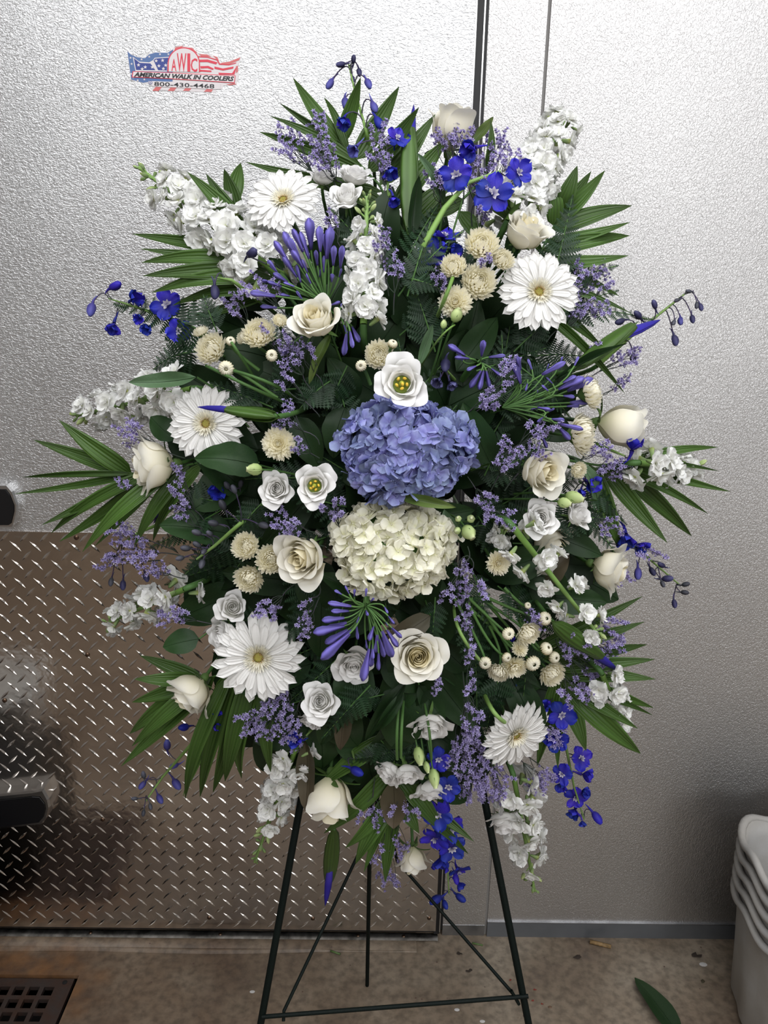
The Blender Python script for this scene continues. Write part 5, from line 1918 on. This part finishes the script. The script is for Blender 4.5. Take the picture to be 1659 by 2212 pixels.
D([(1200, 1460), (1220, 1600), (1240, 1700), (1262, 1770)], [(1213, 1545, 33, 'open', .1, .1, 1), (1178, 1525, 22, 'half', -.4, .4, .8), (1205, 1602, 26, 'open', -.3, 0, .9), (1185, 1595, 22, 'half', -.5, -.4, .7), (1254, 1638, 27, 'open', .3, .1, .9), (1214, 1672, 25, 'open', -.3, .2, .9),
                                                            (1266, 1675, 24, 'half', .8, -.1, .5), (1212, 1698, 20, 'half', -.3, -.6, .7), (1243, 1722, 27, 'open', .0, -.2, .9), (1262, 1712, 20, 'half', .6, .0, .7), (1240, 1755, 24, 'half', -.4, -.6, .6), (1290, 1768, 19, 'bud', .5, -.7, .4), (1258, 1778, 14, 'half', .1, -.9, .3)],
  'royal blue delphinium spike hanging at the lower right below the gerbera', 10, off=0.0)
D([(566, 1094), (520, 1130), (465, 1178), (425, 1208)], [(480, 1090, 16, 'bud', -.3, .7, .4, 'delph_dry'), (460, 1130, 15, 'bud', -.9, .2, .4, 'delph_dry'), (424, 1150, 14, 'bud', -.8, .3, .4, 'delph_dry'), (452, 1152, 13, 'bud', -.3, .4, .8, 'delph_dry'), (400, 1184, 14, 'bud', -.9, .1, .4, 'delph_dry'),
                                                        (425, 1176, 13, 'bud', -.7, .5, .4, 'delph_dry'), (440, 1192, 12, 'bud', -.2, -.4, .8, 'delph_dry'), (388, 1206, 12, 'bud', -.9, -.2, .4, 'delph_dry'), (436, 1219, 14, 'bud', -.2, -.8, .5, 'delph_dry'), (570, 1135, 16, 'bud', .8, -.2, .4, 'delph_dry'), (505, 1056, 14, 'bud', -.3, .8, .4, 'delph_dry')],
  'withered delphinium spike with grey buds on a green stem at left', 11, off=0.02, r0=0.0035)
D([(350, 1130), (300, 1150), (262, 1175)], [(240, 1198, 13, 'bud', -.7, .3, .3, 'delph_dry'), (240, 1258, 12, 'bud', -.1, -.95, .2, 'delph_dry'), (266, 1265, 14, 'bud', .05, -.95, .2, 'delph_dark'), (336, 1109, 15, 'bud', .2, .8, .5, 'delph_dark'), (316, 1248, 14, 'bud', .4, -.8, .4, 'delph_dark')],
  'small dark delphinium buds drooping around the left statice over the plate', 12, off=-0.01)
D([(1290, 960), (1350, 985)], [(1368, 962, 32, 'half', .05, .8, .5)], 'single bright blue delphinium blossom in front of the right stock spike', 13, off=0.04)
D([(1260, 1000), (1275, 1035)], [(1278, 1045, 30, 'half', .3, -.3, .9), (1255, 1062, 18, 'half', -.2, -.6, .7)], 'dark blue delphinium blossom between the small mum and white lisianthus', 14, off=0.01)
D([(690, 1560), (660, 1590)], [(638, 1598, 26, 'half', -.5, .3, .7)], 'blue delphinium blossom with statice caught on it above the bottom left stock', 15, off=0.02)
D([(756, 1600), (765, 1640)], [(772, 1667, 20, 'bud', .8, -.3, .4, 'delph')], 'single blue delphinium bud beside the large hanging rose', 16, off=0.01)
D([(610, 590), (575, 570)], [(545, 546, 22, 'bud', .5, .1, .7, 'delph_dark')], 'dark withered delphinium bud against the upper left stock spike', 17, off=0.05)
D([(560, 650), (500, 605), (470, 600)], [(464, 632, 21, 'bud', .1, -.95, .3, 'delph_dark')], 'purple delphinium bud nodding on an arched stem at the left', 18, off=0.05)
D([(990, 830), (965, 800)], [(962, 790, 22, 'bud', -.1, -.8, .5, 'delph_dark'), (975, 830, 20, 'half', .3, -.7, .5, 'delph_dark'), (945, 825, 20, 'half', -.4, -.6, .6, 'delph_dark')], 'dark blue delphinium buds above the right side of the blue hydrangea', 19, off=0.01)
D([(480, 1030), (465, 1060)], [(470, 1062, 30, 'half', .0, .0, 1), (520, 1045, 12, 'bud', .2, .7, .5, 'delph_dry'), (490, 1048, 13, 'bud', -.4, .7, .5, 'delph_dry')], 'dark blue delphinium blossom in the shade below the left gerbera', 20, off=-0.02)
D([(1135, 1440), (1120, 1480)], [(1125, 1492, 24, 'open', .1, -.2, .9), (1100, 1378, 18, 'half', .0, .1, .9)], 'dark blue delphinium petals peeking below the lower right mum cluster', 21, off=-0.03)
D([(760, 1480), (770, 1500)], [(770, 1512, 16, 'half', .1, .1, .9)], 'dark blue delphinium blossom beneath the greyish lisianthus', 22, off=-0.03)

# agapanthus
A1 = [(600, 590, 578, 562), (625, 570, 592, 520), (640, 562, 612, 500), (650, 565, 622, 512), (672, 540, 667, 470), (692, 545, 690, 488), (705, 560, 715, 490), (655, 545, 632, 494), (668, 560, 648, 500), (720, 575, 722, 530), (735, 580, 740, 530),
      (642, 600, 610, 552), (650, 612, 641, 572), (622, 610, 590, 590), (610, 620, 577, 608), (700, 590, 700, 552), (686, 575, 682, 540), (665, 590, 652, 560), (638, 620, 612, 610), (596, 640, 540, 632), (600, 665, 562, 662), (628, 640, 605, 636), (690, 600, 694, 580),
      (655, 650, 640, 628), (672, 615, 662, 590), (716, 610, 718, 592), (732, 600, 738, 580), (590, 610, 565, 606), (655, 580, 630, 540), (708, 560, 700, 505)]
agapanthus((705, 655), A1, 'violet agapanthus umbel fanning upward under the upper left gerbera', 1, off=0.03)
A2 = [(755, 1285, 745, 1265), (740, 1285, 722, 1275), (765, 1290, 766, 1272), (790, 1290, 792, 1270), (800, 1300, 808, 1292), (760, 1310, 708, 1302), (755, 1320, 715, 1320), (745, 1335, 695, 1340), (745, 1352, 676, 1367), (750, 1345, 700, 1362), (752, 1360, 702, 1390),
      (756, 1368, 693, 1425), (760, 1360, 712, 1410), (798, 1400, 783, 1472), (805, 1405, 800, 1440), (818, 1410, 818, 1448), (808, 1352, 797, 1385), (825, 1362, 848, 1420), (835, 1360, 860, 1398), (845, 1355, 868, 1378), (820, 1380, 830, 1420), (838, 1330, 852, 1348), (830, 1310, 838, 1325),
      (800, 1315, 805, 1332), (790, 1318, 795, 1330), (770, 1350, 773, 1382), (790, 1380, 793, 1402), (815, 1370, 812, 1410), (825, 1375, 845, 1418), (742, 1300, 730, 1310), (776, 1330, 771, 1348), (832, 1342, 838, 1352), (805, 1390, 806, 1425)]
agapanthus((790, 1308), A2, 'violet agapanthus umbel hanging under the cream hydrangea', 2, off=0.075)
A3 = [(1120, 808, 1090, 780), (1125, 830, 1110, 778), (1150, 800, 1140, 775), (1170, 810, 1222, 782), (1180, 800, 1186, 785), (1195, 830, 1180, 815), (1215, 828, 1245, 812), (1205, 842, 1262, 815), (1225, 845, 1282, 818), (1185, 845, 1170, 832), (1160, 850, 1162, 842), (1240, 800, 1260, 775), (1240, 792, 1250, 770),
      (1215, 855, 1242, 858), (1230, 870, 1272, 868), (1222, 878, 1252, 876), (1160, 880, 1190, 885), (1190, 905, 1220, 908), (1205, 915, 1260, 928), (1205, 920, 1232, 950), (1170, 940, 1182, 968), (1145, 885, 1165, 880), (1125, 800, 1118, 770), (1210, 785, 1215, 770), (1140, 826, 1135, 845), (1185, 890, 1198, 882), (1175, 900, 1160, 912)]
agapanthus((1085, 880), A3, 'violet agapanthus umbel pointing right behind the side-on button mum', 3, off=0.02)
A4 = [(1005, 768, 968, 745), (1000, 780, 985, 752), (1015, 775, 982, 772), (1040, 770, 1045, 735), (1055, 772, 1092, 768), (1030, 790, 1008, 800), (1045, 800, 1035, 842), (1040, 800, 1015, 838), (1050, 800, 1058, 838), (1060, 795, 1082, 812)]
agapanthus((1030, 782), A4, 'small dusky agapanthus umbel above right of the blue hydrangea', 4, off=0.03)
A5 = [(742, 700, 750, 722), (748, 720, 742, 768), (756, 715, 762, 752), (760, 705, 776, 740), (735, 665, 738, 655), (712, 660, 735, 652), (630, 745, 608, 768), (665, 740, 662, 755)]
agapanthus((738, 690), A5, 'loose agapanthus buds hanging to the right of the rose with yellow heart', 5, off=0.02)

# iris buds
iris((882, 500), (885, 305), (894, 224), 38, 'upright iris bud with a sliver of blue at the top', 1, off=0.0, wt=24)
iris((1238, 800), (1352, 715), (1428, 690), 38, 'iris bud pointing right with a dark blue tip', 2, off=0.04, wt=26)
iris((596, 900), (502, 886), (425, 879), 34, 'iris bud lying across the left gerbera, tip pointing left', 3, off=0.10, wt=20)
iris((1195, 1345), (1285, 1410), (1337, 1450), 38, 'iris bud pointing down right over the lower right statice', 4, off=0.05, wt=28)
iris((722, 1790), (712, 1890), (702, 1958), 33, 'iris bud hanging straight down with blue tip between the easel legs', 5, off=0.0, wt=20)

# statice: x, y, w, h, base
ST = [(620, 300, 60, 90, 720, 430), (685, 290, 60, 90, 740, 430), (700, 340, 70, 60, 745, 430), (822, 320, 48, 120, 840, 470), (965, 290, 60, 70, 985, 440), (1000, 300, 60, 60, 1000, 440), (1070, 310, 60, 60, 1030, 470), (1095, 340, 60, 70, 1040, 480),
      (1035, 380, 70, 80, 1020, 490), (940, 385, 40, 50, 960, 480), (1045, 445, 50, 70, 1030, 540), (820, 520, 50, 60, 840, 640), (855, 575, 50, 40, 850, 680), (950, 600, 40, 40, 960, 690), (1050, 560, 40, 30, 1040, 620), (715, 475, 50, 30, 740, 560),
      (560, 620, 90, 45, 640, 700), (505, 660, 40, 60, 560, 740), (622, 760, 50, 80, 680, 850), (660, 755, 50, 40, 700, 850), (612, 895, 55, 60, 690, 960), (645, 965, 30, 40, 690, 990), (620, 825, 50, 30, 690, 900), (575, 725, 30, 30, 640, 800),
      (1255, 600, 55, 80, 1190, 700), (1275, 665, 90, 50, 1180, 740), (1310, 615, 30, 30, 1210, 700), (1295, 585, 30, 40, 1200, 700), (1360, 770, 70, 40, 1240, 830), (1345, 830, 30, 30, 1250, 880), (1050, 870, 40, 40, 1000, 890), (1100, 800, 50, 60, 1040, 860),
      (1060, 860, 40, 60, 1020, 900), (1170, 925, 80, 35, 1080, 990), (1100, 985, 55, 80, 1060, 1060), (1160, 975, 50, 45, 1090, 1060), (1330, 1010, 70, 60, 1240, 1060), (1300, 970, 50, 40, 1220, 1010), (1280, 760, 40, 30, 1200, 830),
      (280, 935, 50, 60, 400, 990), (385, 1055, 35, 100, 450, 1140), (260, 1050, 40, 30, 360, 1080), (395, 1110, 30, 50, 460, 1160), (285, 1190, 95, 80, 390, 1200), (265, 1145, 50, 40, 380, 1190), (225, 1220, 30, 35, 350, 1210), (370, 1330, 70, 50, 470, 1350),
      (330, 1230, 60, 40, 400, 1250), (720, 1100, 60, 50, 740, 1160), (620, 1140, 70, 40, 700, 1180), (600, 1110, 50, 30, 680, 1150), (575, 1320, 50, 55, 640, 1260), (655, 1330, 30, 50, 690, 1260), (660, 1365, 35, 30, 690, 1290), (1000, 1250, 40, 80, 1010, 1180),
      (965, 1285, 60, 30, 1010, 1200), (1030, 1275, 60, 30, 1010, 1200), (1010, 1340, 40, 50, 1010, 1240), (1015, 1410, 30, 40, 1010, 1300), (1015, 1480, 30, 40, 1015, 1380), (945, 1480, 20, 40, 940, 1400), (1050, 1090, 50, 60, 1010, 1030), (1090, 1120, 60, 30, 1020, 1080),
      (1330, 1360, 60, 60, 1220, 1310), (1310, 1400, 80, 80, 1210, 1340), (1240, 1400, 60, 60, 1180, 1340), (1270, 1470, 60, 50, 1200, 1380), (1290, 1450, 50, 40, 1210, 1390), (1240, 1500, 80, 40, 1190, 1420), (1150, 1340, 40, 40, 1100, 1280),
      (540, 1560, 60, 50, 600, 1490), (600, 1530, 80, 60, 640, 1460), (570, 1580, 50, 40, 620, 1500), (620, 1575, 60, 50, 660, 1500), (640, 1605, 24, 30, 660, 1540), (1010, 1640, 90, 90, 1000, 1500), (1060, 1680, 90, 80, 1010, 1520), (1030, 1710, 80, 60, 1010, 1560),
      (1000, 1610, 50, 50, 1000, 1500), (1070, 1720, 60, 40, 1030, 1580), (1165, 1690, 70, 40, 1100, 1610), (1200, 1600, 40, 60, 1160, 1540), (1185, 1680, 50, 30, 1110, 1600), (800, 1770, 60, 40, 810, 1680), (860, 1835, 45, 60, 850, 1720), (840, 1900, 50, 40, 845, 1780),
      (825, 1850, 40, 60, 835, 1750), (870, 1760, 60, 40, 860, 1680), (1020, 1560, 60, 60, 1000, 1450), (1350, 1250, 50, 30, 1290, 1180), (1320, 1140, 50, 40, 1260, 1100), (1400, 1195, 80, 20, 1300, 1160)]
for i, (x, y, w, h, bx, by) in enumerate(ST):
    big = (i in (7, 8, 24, 25, 42, 43, 63, 64, 73, 74, 75, 76))
    statice(x, y, w, h, bx, by, auto('lavender statice sprig', x, y), i, dens=1.25 if h * w > 3000 else 1.3, off=0.045 if 450 < x < 1250 and 450 < y < 1600 else 0.02, fsz=6.0)

# palm fronds
palm([(890, 540), (820, 400), (735, 310)], [(1, 633, 168, 34), (1, 779, 167, 28), (.9, 603, 222, 16), (.8, 862, 187, 36), (.72, 582, 250, 22), (.6, 560, 285, 26), (.65, 905, 232, 34), (.5, 940, 247, 38), (.45, 530, 350, 30), (.3, 965, 300, 36), (.3, 640, 390, 34), (.15, 1000, 380, 36), (.9, 700, 210, 16)],
     'green palm frond fanning out at the top behind the iris and delphinium', 1, off=-0.035)
palm([(640, 660), (560, 560), (500, 440)], [(1, 520, 352, 30), (.9, 484, 365, 30), (.8, 445, 375, 26), (.75, 405, 372, 28), (.6, 286, 505, 30), (.52, 303, 537, 26), (.45, 306, 567, 32), (.38, 309, 596, 34), (.3, 328, 632, 34), (.2, 400, 690, 28), (.15, 372, 660, 30)],
     'broad palm frond behind the upper left stock spike', 2, off=-0.04)
palm([(1090, 640), (1160, 560), (1205, 470)], [(1, 1247, 358, 34), (1, 1277, 370, 26), (.95, 1307, 368, 34), (.85, 1365, 444, 34), (.7, 1361, 480, 26), (.6, 1360, 509, 30), (.45, 1358, 552, 32), (.9, 1190, 385, 34), (.3, 1338, 640, 26), (.2, 1362, 676, 22), (.1, 1350, 850, 20), (.1, 1310, 760, 24)],
     'palm frond at the upper right behind the grey-green fern', 3, off=-0.04)
palm([(480, 990), (380, 1010), (285, 1024)], [(1, 128, 908, 34), (1, 72, 950, 26), (.95, 48, 1031, 12), (.9, 30, 1067, 16), (.85, 90, 1134, 24), (.75, 110, 1152, 24), (.65, 128, 1170, 30), (.5, 178, 1192, 30), (.35, 290, 1180, 28), (.2, 330, 1170, 28), (.6, 205, 1180, 20)],
     'long palm frond reaching farthest left in front of the embossed door', 4, off=-0.03)
palm([(1200, 990), (1290, 1005), (1350, 1000)], [(1, 1552, 966, 18), (1, 1554, 1018, 12), (.95, 1578, 1062, 20), (.8, 1494, 1158, 32), (.6, 1441, 1172, 32), (.7, 1530, 1110, 18), (.4, 1340, 1190, 34)],
     'palm frond at the right edge behind the right stock spike', 5, off=-0.035)
palm([(600, 1440), (500, 1450), (430, 1470)], [(.95, 302, 1416, 26), (1, 290, 1467, 28), (.9, 285, 1517, 30), (.85, 280, 1585, 34), (.8, 285, 1612, 30), (.75, 262, 1655, 34), (.6, 395, 1720, 30), (.5, 400, 1726, 30), (.45, 432, 1722, 34), (.35, 460, 1712, 34), (.28, 486, 1688, 36), (.2, 522, 1682, 36), (.12, 585, 1668, 32), (0.05, 600, 1640, 30)],
     'dark palm frond spread over the tread plate at the lower left', 6, off=-0.03)
palm([(1130, 1400), (1200, 1440), (1215, 1480)], [(.3, 1392, 1343, 26), (.45, 1398, 1392, 24), (.55, 1415, 1424, 26), (.7, 1416, 1467, 28), (.85, 1412, 1529, 24), (.9, 1410, 1545, 16), (.95, 1384, 1628, 38), (1, 1266, 1622, 34), (.9, 1378, 1574, 24), (.7, 1160, 1655, 28), (.8, 1205, 1660, 24), (.1, 1388, 1288, 24)],
     'dark palm frond at the lower right against the grey wall panel', 7, off=-0.03)
palm([(850, 1500), (850, 1640), (850, 1720)], [(.9, 746, 1832, 30), (1, 768, 1866, 34), (1, 786, 1884, 22), (1, 832, 1906, 34), (.8, 1024, 1818, 30), (.85, 1012, 1845, 20), (.9, 905, 1800, 34), (.6, 700, 1800, 34), (.6, 960, 1800, 34), (.3, 690, 1700, 34)],
     'dark palm frond hanging at the bottom between the easel legs', 8, off=-0.03)
palm([(1050, 380), (1000, 430), (960, 560)], [(.1, 1180, 560, 30), (.3, 1100, 480, 30), (0, 1060, 258, 18), (.6, 1060, 560, 34), (.5, 900, 480, 34)], 'palm leaflets crossing behind the royal blue delphinium blossoms', 9, off=-0.03)

# ferns seen clearly
for i, (b, t, w, pre, off, cnt) in enumerate((
        ((480, 740), (255, 660), 78, 'dark fern frond', 0.02, 9), ((470, 720), (440, 640), 40, 'dark fern frond', 0.01, 7), ((430, 760), (330, 800), 60, 'dark fern frond', 0.0, 8),
        ((1190, 620), (1235, 430), 62, 'grey-green fern frond', 0.0, 10), ((1195, 610), (1330, 575), 48, 'grey-green fern frond', 0.0, 9), ((1180, 680), (1400, 690), 56, 'dark fern frond', -0.005, 10), ((1190, 700), (1330, 630), 44, 'dark fern frond', -0.01, 9),
        ((880, 640), (930, 480), 50, 'dark fern frond', 0.02, 9), ((860, 640), (1000, 500), 44, 'dark fern frond', 0.01, 8), ((870, 600), (960, 630), 40, 'dark fern frond', 0.02, 8), ((940, 760), (890, 610), 60, 'dark fern frond', 0.0, 10),
        ((1120, 790), (1230, 900), 60, 'dark fern frond', 0.0, 10), ((1110, 760), (1190, 690), 56, 'dark fern frond', 0.0, 9), ((1060, 880), (1190, 870), 52, 'dark fern frond', 0.0, 9), ((720, 820), (650, 880), 60, 'dark fern frond', 0.0, 9),
        ((750, 790), (700, 900), 50, 'dark fern frond', 0.0, 9), ((940, 1290), (930, 1410), 40, 'dark fern frond', 0.01, 9), ((1020, 1300), (1030, 1530), 60, 'dark fern frond', 0.0, 12), ((800, 1480), (700, 1590), 52, 'dark fern frond', 0.02, 10),
        ((830, 1500), (740, 1520), 42, 'dark fern frond', 0.01, 8), ((1250, 1040), (1350, 1130), 50, 'dark fern frond', 0.0, 9), ((1240, 1080), (1330, 1200), 44, 'dark fern frond', -0.01, 9), ((480, 1100), (330, 1180), 60, 'dark fern frond', -0.01, 10),
        ((520, 1180), (400, 1240), 60, 'dark fern frond', -0.01, 10), ((560, 1000), (480, 1000), 40, 'dark fern frond', 0.0, 8), ((1080, 1450), (1040, 1620), 60, 'dark fern frond', -0.01, 11), ((640, 840), (540, 850), 50, 'dark fern frond', -0.01, 9),
        ((860, 1620), (760, 1640), 44, 'dark fern frond', 0.0, 9))):
    fern(b, t, w, auto(pre, (b[0] + t[0]) / 2, (b[1] + t[1]) / 2), i, off, cnt)

# broad leaves seen clearly
for i, (a, b, w, mt, lb, off, serr) in enumerate((
        ((425, 815), (278, 826), 36, 'leaf_light', 'grey-green leaf lying along the left stock spike', 0.04, False),
        ((430, 1380), (352, 1398), 56, 'leaf', 'broad green leaf pointing left beside the largest gerbera', 0.01, False),
        ((1060, 1000), (1000, 870), 70, 'leaf', 'large dark serrated leaf hugging the right side of the blue hydrangea', 0.02, True),
        ((862, 1072), (985, 1096), 24, 'leaf_lime', 'olive green curled leaf between the two hydrangeas', 0.055, True),
        ((640, 900), (690, 1010), 70, 'leaf', 'dark leaf behind the closed statice left of the blue hydrangea', 0.0, False),
        ((745, 880), (720, 990), 60, 'leaf', 'dark serrated leaf against the left of the blue hydrangea', 0.0, True),
        ((560, 1005), (420, 990), 70, 'leaf', 'dark serrated leaf under the left gerbera', 0.01, True),
        ((800, 1010), (740, 1040), 60, 'leaf', 'dark leaf under the lower left edge of the blue hydrangea', 0.0, True),
        ((715, 720), (668, 830), 22, 'leaf_lime', 'pale curled leaf edge hanging under the rose with yellow heart', 0.03, False),
        ((905, 790), (935, 700), 22, 'leaf_light', 'narrow leaf on the thin stem above the blue hydrangea', 0.03, False),
        ((985, 1170), (960, 1100), 46, 'leaf_light', 'dull green leaf behind the green bud cluster', 0.02, False),
        ((1020, 310), (1066, 252), 20, 'leaf_lime', 'small toothed olive leaf over the black door gap', 0.0, True),
        ((660, 1600), (660, 1750), 44, 'leaf_brown', 'bronze leaf hanging left of the large hanging rose', 0.0, False),
        ((850, 1690), (850, 1790), 60, 'leaf_brown', 'bronze leaf hanging in the middle under the lisianthus pair', 0.0, False),
        ((745, 1500), (735, 1620), 40, 'leaf_brown', 'bronze leaf under the ruffled white lisianthus', 0.0, False),
        ((1170, 1260), (1230, 1200), 56, 'leaf_brown', 'reddish brown leaf behind the stock florets at right', -0.01, True),
        ((905, 1480), (960, 1560), 50, 'leaf', 'dark leaf under the round open rose', 0.0, False),
        ((870, 1500), (812, 1580), 26, 'leaf', 'narrow dark leaf left of the stems below the round open rose', 0.02, False),
        ((880, 1470), (790, 1600), 30, 'leaf', 'narrow dark leaf pointing down left below the round open rose', 0.01, False),
        ((1100, 570), (1150, 470), 40, 'leaf', 'dark leaf between the blue delphinium and the rose behind the gerbera', -0.01, False),
        ((1290, 1080), (1240, 990), 34, 'leaf_light', 'grey-green leaf left of the right stock spike', 0.02, False),
        ((1200, 1160), (1300, 1200), 50, 'leaf', 'dark leaf left of the rose with green hip', -0.01, False),
        ((1200, 820), (1355, 742), 16, 'leaf', 'thin dark leaf blade under the right iris bud', 0.02, False),
        ((890, 520), (905, 380), 30, 'leaf', 'narrow dark leaf rising beside the upright iris bud', 0.0, False),
        ((960, 440), (900, 330), 22, 'leaf_light', 'curled narrow leaf right of the upright iris bud', 0.0, False),
        ((380, 950), (325, 900), 56, 'leaf', 'dark leaf between the left stock spike and the left gerbera', 0.0, False),
        ((770, 1290), (690, 1240), 50, 'leaf', 'dark leaf below the spiral-hearted rose', 0.0, False),
        ((930, 1330), (820, 1400), 50, 'leaf_brown', 'olive leaf between the lower agapanthus and round open rose', 0.02, False))):
    leaf(a, b, w, lb, i, mt, off, serr=serr)

# bare stems crossing the front of the spray
for i, (pts, r0, mt, lb) in enumerate((
        ([(978, 600), (955, 660), (935, 705)], .0022, 'stem_light', 'straight green stem crossing the lowest upper button mum'),
        ([(875, 1480), (868, 1560), (866, 1636)], .0022, 'stem', 'left green stem running down to the lisianthus pair'),
        ([(868, 1470), (858, 1560), (858, 1640)], .0022, 'stem', 'middle green stem running down to the lisianthus pair'),
        ([(905, 1470), (925, 1560), (932, 1640)], .0018, 'stem', 'right green stem running down to the pale green buds'),
        ([(985, 1290), (985, 1350), (1035, 1425)], .0022, 'stem_light', 'bent green stem leading to the longest mum bud'),
        ([(1040, 1480), (1060, 1530), (1090, 1560)], .0030, 'stem_light', 'thick pale green stem above the lower right gerbera'),
        ([(445, 790), (560, 845), (640, 880)], .0020, 'stem', 'upper green mum stem slanting below the left button mums'),
        ([(500, 800), (590, 830), (650, 870)], .0020, 'stem', 'lower green mum stem slanting toward the left statice'),
        ([(590, 880), (520, 770), (500, 740)], .0018, 'stem', 'thin green stem rising to the mums left of the rose'),
        ([(982, 702), (945, 735), (905, 800)], .0011, 'stem_light', 'feathery thin stem left of the pale green bud above blue hydrangea'))):
    deep_last = i in (0, 6, 7, 9)
    q = [P(x, y, -0.06 if (j == 0 and not deep_last) or (j == 2 and deep_last) else 0.045) for j, (x, y) in enumerate(pts)]
    root = thing('flower_stem', Matrix.Translation(q[0]), lb, 'stem')
    add_tube('stalk', root, bez(q[0], q[1] + (q[1] - (q[0] + q[2]) / 2) * .8, q[2], 8), r0, r0, M[mt], 6)

# deep foliage between the blooms, nothing in the photo tells these apart
rf = random.Random(11)
k = 0
while k < 290:
    x, y = (rf.uniform(370, 1300), rf.uniform(440, 1720)) if k > 80 else (rf.uniform(640, 1010), rf.uniform(1420, 1690)) if k > 42 else (rf.uniform(640, 1040), rf.uniform(560, 820))
    q = ((x - 835) / 450) ** 2 + ((y - 1075) / 630) ** 2
    if q > 1:
        continue
    a = math.atan2(y - 1080, x - 835) + rf.uniform(-.9, .9)
    L_ = rf.uniform(110, 190)
    leaf((x - math.cos(a) * L_ * .5, y - math.sin(a) * L_ * .5), (x + math.cos(a) * L_ * .5, y + math.sin(a) * L_ * .5), rf.uniform(65, 115), 'dark green leaf deep in the shade between the blooms', 1000 + k, 'leaf',
         rf.uniform(-0.16, -0.02), 'dark leaves deep in the spray', petiole=False)
    k += 1
k = 0
while k < 84:
    x, y = rf.uniform(400, 1280), rf.uniform(500, 1680)
    q = ((x - 835) / 430) ** 2 + ((y - 1080) / 620) ** 2
    if q > 1:
        continue
    a = math.atan2(y - 1080, x - 835) + rf.uniform(-.8, .8)
    L_ = rf.uniform(110, 170)
    fern((x - math.cos(a) * L_ * .5, y - math.sin(a) * L_ * .5), (x + math.cos(a) * L_ * .5, y + math.sin(a) * L_ * .5), rf.uniform(40, 60), 'dark fern frond deep in the shade between the blooms', 2000 + k,
         rf.uniform(-0.05, 0.0), 8, 'dark ferns deep in the spray')
    k += 1

# the big leaf fallen on the floor at the bottom right
a_, b_ = on_floor(1470, 2240, 0.012), on_floor(1371, 2112, 0.012)
lf = thing('fallen_leaf', Matrix.Translation(a_), 'long dark green leaf lying on the floor at the bottom right', 'leaf')
part('leaf_blade', cached('fl', lambda: m_leaf(0).mesh('leaf_blade', M['leaf'])), lf, lf.matrix_basis.inverted() @ blade(a_, b_, 0.052, Vector((0.1, -0.2, 1)), (b_ - a_).length * .4))
